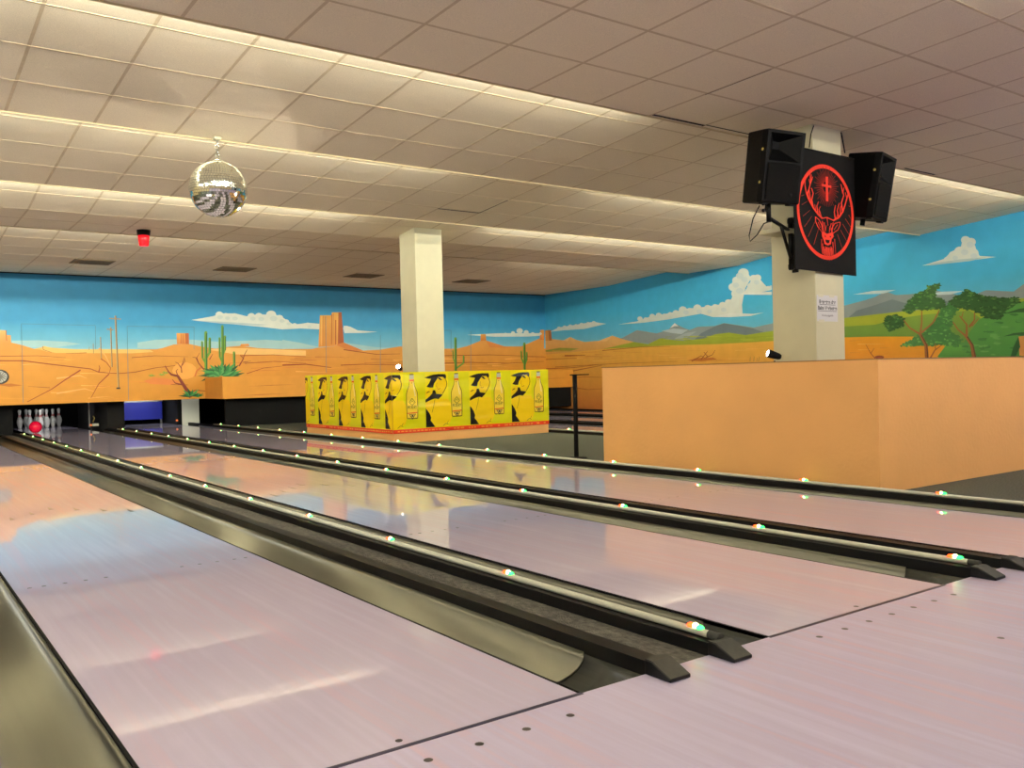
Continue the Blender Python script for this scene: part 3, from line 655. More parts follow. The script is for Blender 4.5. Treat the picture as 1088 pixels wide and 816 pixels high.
# machinery bits at the right kickback of lane two
s=thing('pinsetter_linkage','grey machine linkage beside the pins, left of the black divider','machine part',(3.42,17.0,0))
MB().box(-.02,0,.03,.0,.06,.55).build('upright',['steel'],s); MB().box(.05,.02,.05,.16,.1,.10).build('foot_block',['whitepanel'],s)
m=MB().tube([(.05,.0,.13),(.08,0,.20),(.06,0,.25)],.012); m.build('cam_arm',['brass'],s)
for x,y,l in [(3.36,16.6,'small amber light at the far end of the lit rail by the pins'),(5.03,16.9,'small amber light at the end of the third lane')]:
    a=thing('rail_end_light',l,'marker light',(x,y,.0)); MB().box(-.012,-.012,.0,.012,.012,.07).build('stalk',['black_plastic'],a); MB().ball((0,0,.09),.022).build('lens',['amber'],a)

# ------------------------------------------------------------------ pins
PX=2.735
prof=[(.0258,0),(.03,.006),(.0362,.03),(.0455,.06),(.0545,.09),(.0597,.115),(.0605,.125),(.0585,.15),(.051,.18),(.041,.205),(.031,.23),(.0258,.25),(.0232,.265),(.0231,.285),(.0262,.305),(.0305,.33),(.0322,.345),(.030,.362),(.022,.375),(.01,.381)]
pin0=None; names={(0,0):'headmost pin, behind and right of the red ball',(1,0):'pin just behind the red ball',(1,1):'front right pin of the second row',
 (2,0):'leftmost standing pin in the opening',(2,1):'middle pin of the third row',(2,2):'third row pin at the right',(3,0):'pin hidden beside the left divider',(3,1):'rear pin left of the centre',(3,2):'rear pin right of the centre',(3,3):'rightmost standing pin in the rear row'}
for i in range(4):
    for k in range(i+1):
        x=PX+(k-i/2)*.3048; y=18.288+i*.264
        if pin0 is None:
            r=thing('bowling_pin','x','bowling pin',group='white bowling pins on the deck'); MB().lathe(prof,24).build('pin_body',['pin'],r)
            rings=MB(); rings.lathe([(.0316,.233),(.0282,.245)],24); rings.lathe([(.0258,.256),(.0246,.268)],24); rings.build('neck_stripes',['red'],r); pin0=r
        else: r=copy_tree(pin0)
        r['label']='white bowling pin with red neck stripes, '+names[(i,k)]; r.location=(x,y,.0005)
b=thing('bowling_ball','glossy red bowling ball rolling in front of the white pins','bowling ball',(2.40,16.42,.109))
MB().ball((0,0,0),.108,n=40,m=24).build('ball_shell',['ball'],b)
h=MB()
for a,e in ((.5,.9),(.7,.95),(.6,1.2)): 
    d=Vector((math.cos(a)*math.cos(e),math.sin(a)*math.cos(e),math.sin(e))); h.tube([d*.104,d*.1086],.011,12)
h.build('finger_holes',['black_matte'],b)

# ------------------------------------------------------------------ enclosures
def enclosure(name,label,x0,x1,y0,y1,h,cap):
    r=thing(name,label,'partition',((x0+x1)/2,(y0+y1)/2,0)); a,b=(x1-x0)/2,(y1-y0)/2; t=.11
    m=MB(); m.prism([(-a,-b),(a,-b),(a,-b+t),(-a,-b+t)],2,.001,h); m.prism([(-a,b-t),(a,b-t),(a,b),(-a,b)],2,.001,h)
    m.prism([(-a,-b+t),(-a+t,-b+t),(-a+t,b-t),(-a,b-t)],2,.001,h); m.prism([(a-t,-b+t),(a,-b+t),(a,b-t),(a-t,b-t)],2,.001,h)
    m.build('wall_panel',['peach'],r)
    m=MB(); e=.004
    m.box(-a-e,-b-e,h,a+e,-b+t,h+.007); m.box(-a-e,b-t,h,a+e,b+e,h+.007); m.box(-a-e,-b+t,h,-a+t,b-t,h+.007); m.box(a-t,-b+t,h,a+e,b-t,h+.007)
    m.build('cap_strip',[cap],r); return r
mat('capbrown',(150,110,66),.6)
enclosure('low_enclosure','peach painted waist-high enclosure around the column with the speakers',5.40,8.0,1.545,4.28,.893,'capbrown')
enclosure('low_enclosure','peach waist-high enclosure wrapped in yellow advertising film',5.446,7.99,8.395,11.2,.915,'capbrown')
# scuffs on the corner of the peach enclosure
# columns
def column(name,x0,y0,w,z1,d=None):
    d=d or w; m=MB(); c=.006
    m.prism([(x0+c,y0),(x0+w-c,y0),(x0+w,y0+c),(x0+w,y0+d-c),(x0+w-c,y0+d),(x0+c,y0+d),(x0,y0+d-c),(x0,y0+c)],2,.0,z1)
    return struct(m.build(name,['cream']))
column('column',6.235,9.1,.445,2.99); column('column.001',6.69,2.92,.42,2.985,.46)

# ------------------------------------------------------------------ yellow film around the booth
bn=MB(); XL,YF=5.436,8.386; S0=11.2-YF; S1=S0+(7.995-XL); ZB,ZT=.125,.921
def wrap(s,z,l):
    e=.003+l*.0012
    if s<=S0+1e-9: return (XL-e,11.2-s if s<S0-1e-6 else YF-e,z)
    return (XL+(s-S0),YF-e,z)
def clip(pts,val,keep_less):
    out=[]
    for i in range(len(pts)):
        a,b=pts[i],pts[(i+1)%len(pts)]; ia=(a[0]<=val)==keep_less or a[0]==val; ib=(b[0]<=val)==keep_less or b[0]==val
        if ia: out.append(a)
        if ia!=ib:
            t=(val-a[0])/(b[0]-a[0]); out.append((val,a[1]+t*(b[1]-a[1])))
    return out
BQ=[]
def bpoly(pts,col,l): BQ.append((l,pts,col))
def bput(pts,col,off):
    for lo,hi in ((0,S0),(S0,S1)):
        q_=clip(clip(pts,hi,True),lo,False)
        if len(q_)<3: continue
        tri=geometry.tessellate_polygon([[Vector((a,b,0)) for a,b in q_]])
        side= lo==S0
        V=[]
        for a,z in q_:
            if side: p=[XL+(a-S0),YF-off,z]
            else: p=[XL-off,11.2-a,z]
            V.append(p)
        bn.add(V,[tuple(t) for t in tri],0,col)
YEL=(232,216,6)
for lo,hi in ((0,S0),(S0,S1)):
    n=14
    for k in range(n):
        a=lo+(hi-lo)*k/n; b=lo+(hi-lo)*(k+1)/n
        bpoly([(a,ZB),(b,ZB),(b,ZT),(a,ZT)],YEL,0)
def wl(s): return ZT+.006*math.sin(s*9)
bpoly([(0,ZB),(S1,ZB),(S1,ZB+.052),(0,ZB+.052)],(222,62,30),1)
s=.02
while s<S1-.08:
    w=random.uniform(.02,.06)
    if random.random()<.8: bpoly([(s,ZB+.018),(s+w,ZB+.018),(s+w,ZB+.034),(s,ZB+.034)],(240,150,60),2)
    s+=w+.018
U=.7; H=ZT-ZB-.052
def unit(s0):
    X=lambda d:s0+d/400*U; Z=lambda d:ZT-.012-(d/545)*(H-.02)
    def P(pts,col,l): bpoly([(X(a),Z(b)) for a,b in pts],col,l)
    def Ln(pts,w,col,l):
        for (ax,ay),(bx_,by) in zip(pts,pts[1:]):
            dx,dy=bx_-ax,by-ay; L=math.hypot(dx,dy) or 1; nx,ny=-dy/L*w/2,dx/L*w/2
            P([(ax+nx,ay+ny),(bx_+nx,by+ny),(bx_-nx,by-ny),(ax-nx,ay-ny)],col,l)
    K_=(20,20,16); Y2=(236,200,10); YG=(214,210,14)
    P([(0,0),(-175,0),(-175,545),(0,545)] if False else [(205,0),(395,0),(395,545),(205,545)],YG,1)
    P([(95,50),(130,42),(185,50),(192,100),(186,140),(172,180),(150,215),(110,225),(95,190),(85,120)],Y2,2)
    P([(10,180),(60,150),(90,215),(40,240),(0,260),(0,200)],Y2,2)
    P([(0,290),(70,268),(130,262),(200,270),(235,330),(240,420),(215,500),(170,545),(80,545),(40,480),(20,400),(0,350)],Y2,2)
    P([(-5,50),(40,32),(70,22),(120,16),(180,18),(188,40),(182,72),(160,48),(118,46),(98,80),(78,112),(70,150),(42,150),(12,140),(36,105),(52,64),(20,58)],K_,3)
    P([(110,52),(128,50),(152,76),(138,80),(120,66)],K_,4)
    P([(66,176),(86,176),(96,214),(152,224),(140,240),(112,270),(95,262),(78,262),(40,276),(0,298),(0,270),(38,236),(60,208)],K_,4)
    P([(0,352),(14,372),(34,410),(46,450),(40,478),(58,505),(80,545),(0,545)],K_,4)
    Ln([(184,70),(191,110),(186,145),(170,182),(150,216)],5,K_,4); Ln([(82,268),(72,330),(54,400)],3.5,(90,80,20),4)
    Ln([(104,160),(118,170),(132,158)],4,(120,60,20),4); Ln([(12,205),(26,190),(38,192)],7,K_,4); Ln([(104,100),(98,140),(108,150)],3,(150,110,20),4)
    Ln([(150,540),(175,515),(200,528)],5,(110,120,20),4); Ln([(185,520),(198,490)],4,(110,120,20),4)
    # bottle
    bx0=278
    body=[(-18,80),(18,80),(20,150),(26,190),(46,245),(50,270),(50,420),(47,505),(40,515),(-40,515),(-47,505),(-50,420),(-50,270),(-46,245),(-26,190),(-20,150)]
    o=[(bx0+a,b-62) for a,b in body]; P(o,K_,4)
    P([(bx0+a*.90,b-62+(4 if b<300 else -4)) for a,b in body],(236,204,60),5)
    P([(bx0-18,14),(bx0+18,14),(bx0+19,62),(bx0-19,62)],(186,184,160),6); P([(bx0-17,10),(bx0+17,10),(bx0+17,20),(bx0-17,20)],(90,60,30),7)
    P([(bx0-20,66),(bx0+20,66),(bx0+21,82),(bx0-21,82)],(214,90,30),6); Ln([(bx0+14,95),(bx0+20,170),(bx0+28,230)],9,(240,222,150),6)
    P([(bx0-4,94),(bx0+4,94),(bx0+2,104),(bx0-2,104)],(120,50,20),6)
    Ln([(bx0-26,290),(bx0,250),(bx0+26,290),(bx0,318),(bx0-26,290)],5,(96,112,30),6); Ln([(bx0-12,292),(bx0,272),(bx0+12,292)],4,(96,112,30),6)
    P([(bx0-42,392),(bx0+42,386),(bx0+42,396),(bx0-42,402)],(208,70,30),6); P([(bx0-30,406),(bx0+30,404),(bx0,460)],(70,70,30),6); P([(bx0-20,412),(bx0+20,410),(bx0,446)],(226,196,90),7); P([(bx0-9,414),(bx0+9,414),(bx0+6,432),(bx0-6,432)],(40,40,30),8)
    for k in range(8): P([(bx0-36+k*9.4,442),(bx0-31+k*9.4,442),(bx0-31+k*9.4,450),(bx0-36+k*9.4,450)],K_,6)
    glyph(X(bx0-38),X(bx0+38),Z(352),Z(322),(74,92,30))
def glyph(s0,s1,z0,z1,col):
    # six narrow capital letters MIXERY
    L={'M':[((0,0),(0,1)),((0,1),(.5,.4)),((.5,.4),(1,1)),((1,1),(1,0))],'I':[((.5,0),(.5,1))],'X':[((0,0),(1,1)),((0,1),(1,0))],
       'E':[((0,0),(0,1)),((0,1),(1,1)),((0,.5),(.8,.5)),((0,0),(1,0))],'R':[((0,0),(0,1)),((0,1),(1,.9)),((1,.9),(.9,.5)),((.9,.5),(0,.5)),((.4,.5),(1,0))],'Y':[((.5,0),(.5,.5)),((.5,.5),(0,1)),((.5,.5),(1,1))]}
    n=6; cw=(s1-s0)/n
    for i,ch in enumerate('MIXERY'):
        for (a,b),(c,d) in L[ch]:
            ax,ay=s0+cw*(i+.12+.7*a),z0+(z1-z0)*b; cx_,cy=s0+cw*(i+.12+.7*c),z0+(z1-z0)*d
            dx,dy=cx_-ax,cy-ay; l=math.hypot(dx,dy); nx,ny=-dy/l*.0026,dx/l*.0026
            bpoly([(ax+nx,ay+ny),(cx_+nx,cy+ny),(cx_-nx,cy-ny),(ax-nx,ay-ny)],col,7)
for s0 in (-.23,.48,1.19,1.905,2.616,2.814+.461+.03,2.814+.461+.03+.70,2.814+.461+.03+1.40): unit(s0)
BQ.sort(key=lambda t:t[0])
for i_,(l_,p_,c_) in enumerate(BQ): bput(p_,c_,.003+i_*7e-6)
tag(bn.build('advertising_banner',['film'],fixn=False),'yellow plastic advertising banner with hatted figures and bottles around the low enclosure','banner')

# ------------------------------------------------------------------ logo banner on the column
lb=Paint(1,2.885,-1); 
bx0,bx1,bz0,bz1=6.372,7.255,1.69,2.73
nx,nz=8,8
def bp(u,v):   # slightly slack cloth
    x=bx0+(bx1-bx0)*u; z=bz0+(bz1-bz0)*v-.02*(1-v)*u+.01*math.sin(u*PI)*0
    return (x,2.888,z)
g=lb.mb
for i in range(nx):
    for j in range(nz):
        g.add([bp(i/nx,j/nz),bp((i+1)/nx,j/nz),bp((i+1)/nx,(j+1)/nz),bp(i/nx,(j+1)/nz)],[(0,1,2,3)],0,(10,9,9))
g.box(bx0,2.889,bz0,bx1,2.896,bz1,0,(10,9,9))
g.tube([(bx0,2.892,bz1),(bx1,2.892,bz1)],.008); 
for i in range(len(g.c)):
    if g.c[i] is None: g.c[i]=(16,16,16)
cc=at(840+236/6.28,160+412/6.28,1,2.885); RR=.412
RD=(232,62,44)
def pl(x,z,l): return (x,2.885-l*.0009,z)
n=64
for k in range(n):
    a,b=2*PI*k/n,2*PI*(k+1)/n
    g.add([pl(cc.x+r*math.cos(t),cc.z+r*1.01*math.sin(t),2) for r,t in ((RR-.034,a),(RR,a),(RR,b),(RR-.034,b))],[(0,1,2,3)],0,RD)
cr=at(840+238/6.28,160+245/6.28,1,2.885)
for k in range(44):
    a=2*PI*k/44; r0=.05; r1=.15+.03*(k%2)
    if -2.1<a-2*PI*(a>PI)<-1.04 : r1=.17
    w=.0022; d=Vector((math.cos(a),math.sin(a))); 
    g.add([pl(cr.x+d.x*r0-d.y*w,cr.z+d.y*r0+d.x*w,3),pl(cr.x+d.x*r1-d.y*w*1.5,cr.z+d.y*r1+d.x*w*1.5,3),pl(cr.x+d.x*r1+d.y*w*1.5,cr.z+d.y*r1-d.x*w*1.5,3),pl(cr.x+d.x*r0+d.y*w,cr.z+d.y*r0-d.x*w,3)],[(0,1,2,3)],0,[(190,40,30),(110,36,30),(110,36,30),(190,40,30)])
qq=lambda pts:[(840+x/6.28,160+y/6.28) for x,y in pts]
lb.poly(qq([(231,175),(246,175),(249,340),(234,338)]),RD,4); lb.poly(qq([(205,221),(269,235),(269,250),(205,238)]),RD,4)
for a,b in [((72,362),(112,337)),((80,438),(127,398)),((90,508),(140,438)),((115,575),(165,462)),((152,628),(184,520)),((68,303),(90,294)),((385,430),(405,467)),((362,455),(402,515)),((345,490),(387,562)),((330,530),(374,608)),((310,560),(346,660)),((385,370),(402,378))]:
    lb.line(qq([a,b]),.42,(196,56,40),3,.25)
for pts,w,w2 in [([(208,452),(180,425),(150,385),(122,335),(104,290),(93,235),(93,195)],1.9,.9),([(122,335),(112,290),(130,215),(128,150)],1.5,.8),([(128,225),(146,175)],1.1,.6),([(104,290),(116,262)],1,.6),
                 ([(150,385),(138,330),(148,285),(136,250)],1.3,.7),([(180,425),(172,370),(184,340)],1.3,.7),([(165,405),(158,360)],1,.6),([(206,455),(190,400)],.9,.5),
                 ([(280,468),(318,448),(345,410),(360,365),(372,320),(384,278)],1.9,.9),([(345,410),(336,350),(352,300),(332,225)],1.5,.8),([(345,285),(354,245)],1.0,.6),([(360,365),(380,300)],1.2,.6),
                 ([(318,448),(308,400),(322,350)],1.3,.7),([(296,460),(288,410),(296,365)],1.3,.7),([(330,430),(328,385),(338,360)],1.1,.6),
                 ([(208,452),(240,447),(282,466)],1.1,1.1),([(208,470),(212,510),(218,550)],.9,.9),([(280,480),(276,520),(270,552)],.9,.9),([(228,540),(236,500)],.7,.4),([(256,545),(258,505)],.7,.4),
                 ([(162,442),(186,462),(206,500),(206,545),(180,510),(164,475),(162,442)],.9,.9),([(327,478),(292,486),(266,528),(280,552),(312,530),(326,500),(327,478)],.9,.9),([(180,478),(196,515)],.7,.4),([(310,495),(286,530)],.7,.4),
                 ([(204,590),(203,640),(210,690)],.8,.4),([(216,640),(220,700)],.9,.4),([(230,640),(232,715)],1,.4),([(242,645),(246,728)],1,.4),([(254,645),(260,734)],1,.4),([(266,640),(272,732)],1,.4),([(278,610),(286,715)],.9,.4),([(290,590),(298,690)],.8,.4),([(238,660),(238,700)],.7,.4),([(262,655),(266,700)],.7,.4)]:
    lb.line(qq(pts),w,RD,5,w2)
lb.poly(qq([(204,545),(218,540),(240,556),(262,548),(280,552),(284,575),(270,592),(266,625),(246,634),(222,624),(216,595),(206,572)]),RD,5)
for pts,w in [([(150,385),(128,322),(120,260)],1.4),([(122,335),(100,270)],1.0),([(180,425),(150,392)],1.2),([(193,440),(186,392),(196,372)],1.0),([(128,225),(118,190)],1.0),([(134,205),(136,160)],1.0),
               ([(345,410),(366,345)],1.2),([(318,448),(340,420)],1.2),([(300,458),(312,420)],.9),([(345,285),(336,250)],1.0),([(372,320),(362,280)],.9),([(220,480),(228,530)],.9),([(268,485),(258,530)],.9),([(240,452),(246,500)],.8),([(225,655),(226,705)],1.0),([(250,650),(254,730)],1.1),([(272,650),(280,725)],1.0),([(210,620),(214,690)],.9),([(237,645),(240,725)],1.0)]:
    lb.line(qq(pts),w,RD,5,w*.5)
lb.poly(qq([(228,594),(258,598),(254,616),(244,620),(232,612)]),(20,16,16),6); lb.poly(qq([(222,566),(234,572),(228,580)]),(20,16,16),6); lb.poly(qq([(256,574),(268,570),(264,582)]),(20,16,16),6)
lb.poly(qq([(222,626),(246,636),(266,628),(262,642),(230,642)]),(20,16,16),6)
lb.flush(.0042)
tag(g.build('logo_banner',['cloth'],fixn=False),'black cloth banner with a red ringed stag head and cross on the column','banner')

# ------------------------------------------------------------------ speakers
def speaker(loc, yaw, tilt, label):
    r=thing('loudspeaker',label,'loudspeaker',loc); r.rotation_euler=(tilt,0,yaw)
    w,d,h=.20,.33,.58; wb=.125
    o=[(-w,0),(w,0),(w,.06),(wb,d),(-wb,d),(-w,.06)]
    hz0,hz1=.335,.555; hx=.165
    m=MB()
    # body as prism shell with an opening for the horn in the front
    tb_=[(x,y,z) for z in (0,h) for x,y in o]
    m.add(tb_,[(5,4,3,2,1,0),(6,7,8,9,10,11),(1,2,8,7),(2,3,9,8),(3,4,10,9),(4,5,11,10),(5,0,6,11)])
    fr=[(-w,0,0),(w,0,0),(w,0,h),(-w,0,h),(-hx,0,hz0),(hx,0,hz0),(hx,0,hz1),(-hx,0,hz1)]
    m.add(fr,[(0,1,5,4),(1,2,6,5),(2,3,7,6),(3,0,4,7)])
    bm_=m.build('cabinet',['speaker'],r)
    bm=bmesh.new(); bm.from_mesh(bm_.data); bmesh.ops.remove_doubles(bm,verts=bm.verts,dist=1e-5); bmesh.ops.recalc_face_normals(bm,faces=bm.faces); bm.to_mesh(bm_.data); bm.free()
    b=bm_.modifiers.new('bevel','BEVEL'); b.width=.014; b.segments=3; b.limit_method='ANGLE'; b.angle_limit=.5
    hn=MB(); a=[(-hx,.001,hz0),(hx,.001,hz0),(hx,.001,hz1),(-hx,.001,hz1)]; c=[(-.035,.12,.44),(.035,.12,.44),(.035,.12,.50),(-.035,.12,.50)]
    hn.add(a+c,[(0,1,5,4),(1,2,6,5),(2,3,7,6),(3,0,4,7),(4,5,6,7)],smooth=False); hn.build('horn',['speaker'],r)
    gr=MB().prism([(-.17,.025),(.17,.025),(.17,.315),(.10,.325),(-.10,.325),(-.17,.315)],1,-.010,.003).build('grille',['grille'],r,bevel=.004)
    MB().ball((.09,-.012,.075),.017,.004,.017,n=14).build('emblem',['speaker'],gr)
    MB().tube([(0,.15,-.055),(0,.15,.0)],.022,14).build('pole_socket',['black_plastic'],r)
    f=MB()
    for x in (-.14,.14): f.box(x-.03,.02,-.012,x+.03,.07,.002)
    f.build('feet',['black_plastic'],r,bevel=.003)
    k=MB()
    for z in (.16,.42): k.tube([(-w-.003,.045,z),(-w+.004,.045,z)],.012,12)
    k.build('rigging_points',['brass'],r); return r
speaker((6.07,2.80,2.20),math.radians(-10),math.radians(10),'black loudspeaker on a bracket at the left of the column banner')
speaker((7.47,2.78,2.178),math.radians(14),math.radians(10),'black loudspeaker mounted at the right of the column banner')
def bracket(mirror,label,cx,ex,zt,py,ey):
    # cx: column face x, ex: x of the upright pole, py: plate y, ey: pole y
    r=thing('speaker_bracket',label,'wall bracket',(cx,py,zt)); sg=-1 if ex<cx else 1; L=ex-cx
    MB().box(min(0,sg*.012),-.03,-.46,max(0,sg*.012),.03,.03).build('wall_plate',['black_plastic'],r)
    MB().tube([(sg*.06,0,-.44),(sg*.06,0,.02)],.024,14).build('pivot_tube',['black_plastic'],r)
    m=MB(); 
    for z in (-.41,-.01): m.box(min(sg*.0125,sg*.08),-.022,z-.02,max(sg*.0125,sg*.08),.022,z+.02)
    m.build('clamp',['black_plastic'],r,bevel=.003)
    dy=ey-py
    MB().tube([(sg*.06,0,-.10),(L,dy,-.055)],.016,12).build('arm',['black_plastic'],r)
    MB().tube([(sg*.07,0,-.34),(L*.55,dy*.55,-.085)],.014,12).build('brace',['black_plastic'],r)
    MB().tube([(L,dy,-.09),(L,dy,.11)],.020,14).build('pole',['black_plastic'],r)
    m=MB()
    for z in (.0,.055): m.tube([(L-.02,dy,z),(L-.06,dy,z)],.007,8); m.ball((L-.068,dy,z),.014)
    m.build('thumb_screws',['black_plastic'],r)
bracket(False,'black arm bracket carrying the left loudspeaker on the column',6.69,6.085,2.16,3.12,2.93)
bracket(True,'black arm bracket behind the right loudspeaker on the column',7.11,7.46,2.56,3.12,3.16)
cb=MB().tube([(6.12,3.05,2.23),(6.07,3.08,2.12),(6.04,3.1,1.98),(6.05,3.1,1.93),(6.08,3.05,1.98),(6.11,3.0,2.07),(6.16,2.97,2.09),(6.3,3.0,2.09)],.005,8).build('speaker_cable',['black_plastic'])
tag(cb,'thin black cable looping below the left loudspeaker','cable')
tag(MB().tube([(7.105,2.915,2.955),(7.17,2.94,2.88),(7.24,2.97,2.80)],.006,8).build('speaker_cable',['black_plastic']),'thin black cable from the ceiling to the right loudspeaker','cable')
tag(MB().tube([(6.70,2.912,2.955),(6.64,2.9,2.87),(6.60,2.89,2.75)],.005,8).build('speaker_cable',['black_plastic']),'thin black cable from the ceiling to the banner top','cable')
o=thing('junction_shelf','small cream shelf on the left side of the column below the bracket','shelf',(6.55,3.2,2.06)); MB().box(-.12,-.12,-.02,.139,.12,.02).build('shelf_board',['cream'],o,bevel=.004)
# sign
sg=thing('notice_sheet','white printed notice taped to the column below the stag banner','notice',(6.85,2.917,1.37))
MB().box(-.15,-.002,-.115,.15,.001,.115).build('sheet',['paper'],sg)
def text(body,size,x,z,parent,bold=0):
    cu=bpy.data.curves.new('lettering','FONT'); cu.body=body; cu.size=size; cu.align_x='CENTER'; cu.offset=bold
    to=bpy.data.objects.new('lettering',cu); C.objects.link(to)
    dg=bpy.context.evaluated_depsgraph_get(); me=bpy.data.meshes.new_from_object(to.evaluated_get(dg)); bpy.data.objects.remove(to)
    me.materials.clear(); me.materials.append(MATS['ink'])
    t=bpy.data.objects.new('lettering',me); C.objects.link(t); t.parent=parent; t.location=(x,-.0026,z); t.rotation_euler=(PI/2,0,0)
text('Betreten der',.046,0,.042,sg,.0012); text('Bahn Verboten',.046,0,-.012,sg,.0012); text('Verletzungsgefahr',.024,0,-.07,sg)
MB().box(-.115,-.0030,.030,.115,-.0021,.034).build('underline',['ink'],sg); MB().box(-.135,-.0030,-.026,.135,-.0021,-.022).build('underline',['ink'],sg)
tp=MB(); tp.box(-.13,-.0035,.098,-.06,-.0021,.122); tp.box(.03,-.0035,.098,.10,-.0021,.122); tp.box(-.13,-.0035,-.123,-.05,-.0021,-.10); 
mat('tape',(226,222,200),.15,coat=.5); tp.build('tape',['tape'],sg)

# ------------------------------------------------------------------ pin spots on the enclosures
def spot(loc,aim,label,rad=.055,en=350):
    r=thing('pin_spot',label,'spotlight',loc); d=(Vector(aim)-Vector(loc)).normalized(); qt=d.to_track_quat('Z','Y'); r.rotation_mode='QUATERNION'; r.rotation_quaternion=qt
    MB().lathe([(.02,-.11),(rad*.8,-.09),(rad,-.02),(rad*1.05,.0),(rad*1.05,.015),(rad*.9,.015),(rad*.9,.003)],20).build('housing',['black_matte'],r)
    MB().lathe([(rad*.88,.006),(rad*.7,.014),(rad*.3,.02)],20).build('lens',['lampwhite'],r)
    inv=qt.inverted(); dn=inv@Vector((0,0,-1)); base=dn*(loc[2]-.0)
    MB().tube([dn*.05-Vector((0,0,.05)),dn*(loc[2]-.001)-Vector((0,0,.05))],.009,8).build('stand',['black_matte'],r)
    l=bpy.data.lights.new('pin_spot_lamp','SPOT'); l.energy=en; l.spot_size=.35; l.spot_blend=.1; l.color=(1,.86,.7); l.shadow_soft_size=.02
    lo=bpy.data.objects.new('pin_spot_lamp',l); C.objects.link(lo); lo.location=Vector(loc)+d*.04; lo.rotation_mode='QUATERNION'; lo.rotation_quaternion=(-d).to_track_quat('Z','Y')
BALL=(2.47,5.9,2.516)
spot((5.86,8.98,1.0),BALL,'glowing white pin spot at the foot of the booth column',.036)
spot((6.50,3.28,.985),BALL,'small lit spotlight at the left foot of the speaker column',.036,180)

# ------------------------------------------------------------------ stand on the carpet
st=thing('post_stand','slim black post with a small top plate on the carpet','post',(5.70,5.03,0))
MB().lathe([(.11,.001),(.11,.008),(.03,.016)],28).build('base_plate',['black_matte'],st)
MB().tube([(0,0,.012),(0,0,.83)],.023,14).build('pole',['black_matte'],st)
MB().box(-.035,-.035,.83,.16,.035,.842).build('top_plate',['black_matte'],st)

# ------------------------------------------------------------------ mirror ball
mb_=thing('mirror_ball','silver mirrored disco ball hanging on a chain from the ceiling','disco ball',BALL)
Rb=.243; MB().ball((0,0,0),Rb-.004,n=48,m=32).build('core',['ballcore'],mb_)
t=MB(); rows=34
for i in range(rows):
    p0=-PI/2+PI*i/rows; p1=p0+PI/rows; pm=(p0+p1)/2; n=max(6,int(round(2*PI*math.cos(pm)*Rb/(PI*Rb/rows))))
    for k in range(n):
        a0=2*PI*k/n; a1=2*PI*(k+1)/n; g_=.045
        c0=p0+(p1-p0)*g_; c1=p1-(p1-p0)*g_; b0=a0+(a1-a0)*g_; b1=a1-(a1-a0)*g_
        def sp(p,a): return Vector((Rb*math.cos(p)*math.cos(a),Rb*math.cos(p)*math.sin(a),Rb*math.sin(p)))
        V=[sp(c0,b0),sp(c0,b1),sp(c1,b1),sp(c1,b0)]; nn=sum(V,Vector())/4; ce_=nn.copy(); nn.normalize()
        ax=Vector((random.gauss(0,1),random.gauss(0,1),random.gauss(0,1))).cross(nn).normalized(); rt_=Matrix.Rotation(random.gauss(0,.022),3,ax)
        # flat facet
        V=[ce_+rt_@((v-ce_)-nn*((v-ce_).dot(nn))) for v in V]
        t.add(V,[(0,1,2,3)],0)
t.build('mirror_tiles',['mirror'],mb_,fixn=False)
MB().lathe([(.035,Rb-.004),(.035,Rb+.012),(.012,Rb+.02)],20).build('top_cap',['chrome'],mb_)
ch=MB(); z=Rb+.02; k=0
while z<.43:
    pts=[]; 
    for j in range(13):
        a=2*PI*j/12; u,w_=.013*math.cos(a),.026*math.sin(a); pts.append((u,0,z+.02+w_) if k%2==0 else (0,u,z+.02+w_))
    ch.tube(pts,.004,6); z+=.038; k+=1
ch.build('chain',['chrome'],mb_)
MB().box(-.03,-.03,.425,.03,.03,.447).build('ceiling_mount',['cream'],mb_)

# red beacon
rb=thing('ceiling_beacon','red beacon lamp with black base hanging below the ceiling near the mural','beacon lamp',(2.96,10.55,2.883))
MB().lathe([(.075,-.075),(.082,-.06),(.086,-.004),(.06,0)],24).build('base',['black_plastic'],rb)
MB().lathe([(.05,-.215),(.060,-.205),(.068,-.12),(.072,-.075)],24).build('dome',['lampred'],rb)

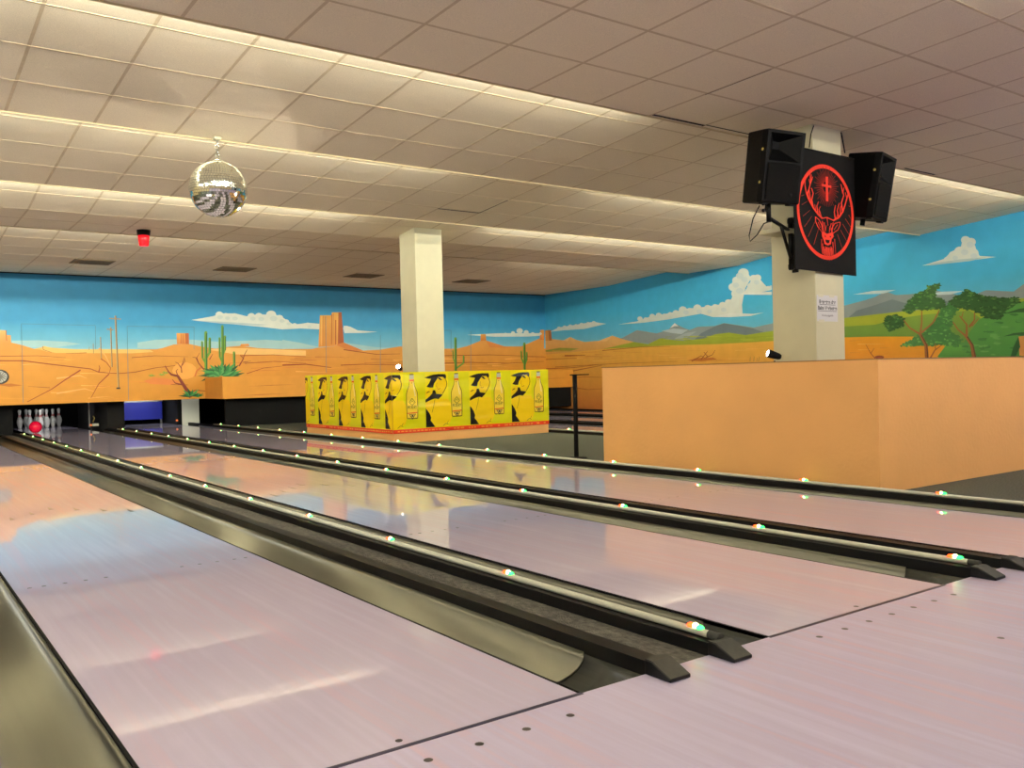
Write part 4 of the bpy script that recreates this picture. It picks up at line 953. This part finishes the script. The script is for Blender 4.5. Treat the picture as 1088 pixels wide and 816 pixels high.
# ------------------------------------------------------------------ lights
def area(name,loc,size,size_y,power,color,direction,spread=PI):
    l=bpy.data.lights.new(name,'AREA'); l.shape='RECTANGLE'; l.size=size; l.size_y=size_y; l.energy=power; l.color=color; l.spread=spread
    o=bpy.data.objects.new(name,l); C.objects.link(o); o.location=loc
    o.rotation_mode='QUATERNION'; d=Vector(direction).normalized()
    z=-d; x=Vector((1,0,0)); y=z.cross(x).normalized(); o.rotation_quaternion=Matrix((x,y,z)).transposed().to_quaternion()
    return o
FL=(1.0,.97,.82)
PW=22.0   # watts per metre of tube
for a,b,runs in [(0,1,[(-5,13)]),(1,2,[(-5,13)]),(2,3,[(-5,5.3),(8.2,12.9)]),(3,4,[(-5.5,5.45),(8.2,12.9)]),(4,5,[(-5.5,5.2),(7.3,12.9)]),(5,6,[(-5.5,5.2),(7.3,12.9)]),(6,7,[(1.2,4.9),(9.9,12.0),(-5.5,1.0)])]:
    y=SEG[a][-1][0]; zs=SEG[b][0][1]; zl=SEG[a][-1][1]
    for x0,x1 in runs:
        p=PW*(x1-x0)*(.25 if (a,b)==(2,3) and x0>0 else .5 if a<3 else 1.0 if (a,b)==(6,7) and x0<5 else .6 if (a,b)==(6,7) else .8 if (a,b)==(5,6) else 1.0)
        area('fluorescent_tube',((x0+x1)/2,y+.035,zs-.045),x1-x0,.035,p,FL,(0,1,.75))
# bluish party light over the approach and added warm fill behind the camera
area('added_rear_fill',(3,-5.2,2.85),8,.8,34,(1,.9,.84),(0,.35,-1))
area('ultraviolet_tube',(8.2,-1.6,2.9),2.4,.15,62,(.55,.5,1),(-.2,.2,-1))
area('added_side_fill',(-4.6,3.0,2.8),1.0,7.0,190,(.95,.96,1),(1,0,-.55))  # added fill from the left, brightens left-facing sides and lanes
area('pit_light',(2.8,17.6,.575),.9,.05,3.5,(1,.98,.95),(0,.8,-.6))
area('added_sweep_fill',(4.5,17.5,.575),.9,.05,2.2,(.9,.95,1),(0,.4,-.9))  # extra fill added to brighten the blue sweep panel
area('pit_light',(4.75,16.1,.575),1.1,.05,3.0,(1,.98,.9),(0,.9,-.45))  # fill added to brighten the white end panel

w=bpy.data.worlds.new('World'); bpy.context.scene.world=w; w.use_nodes=True
w.node_tree.nodes['Background'].inputs[0].default_value=(.02,.018,.015,1); w.node_tree.nodes['Background'].inputs[1].default_value=1
vs=bpy.context.scene.view_settings; vs.view_transform='Standard'; vs.look='None'; vs.gamma=1; vs.use_curve_mapping=False; vs.exposure=0.3
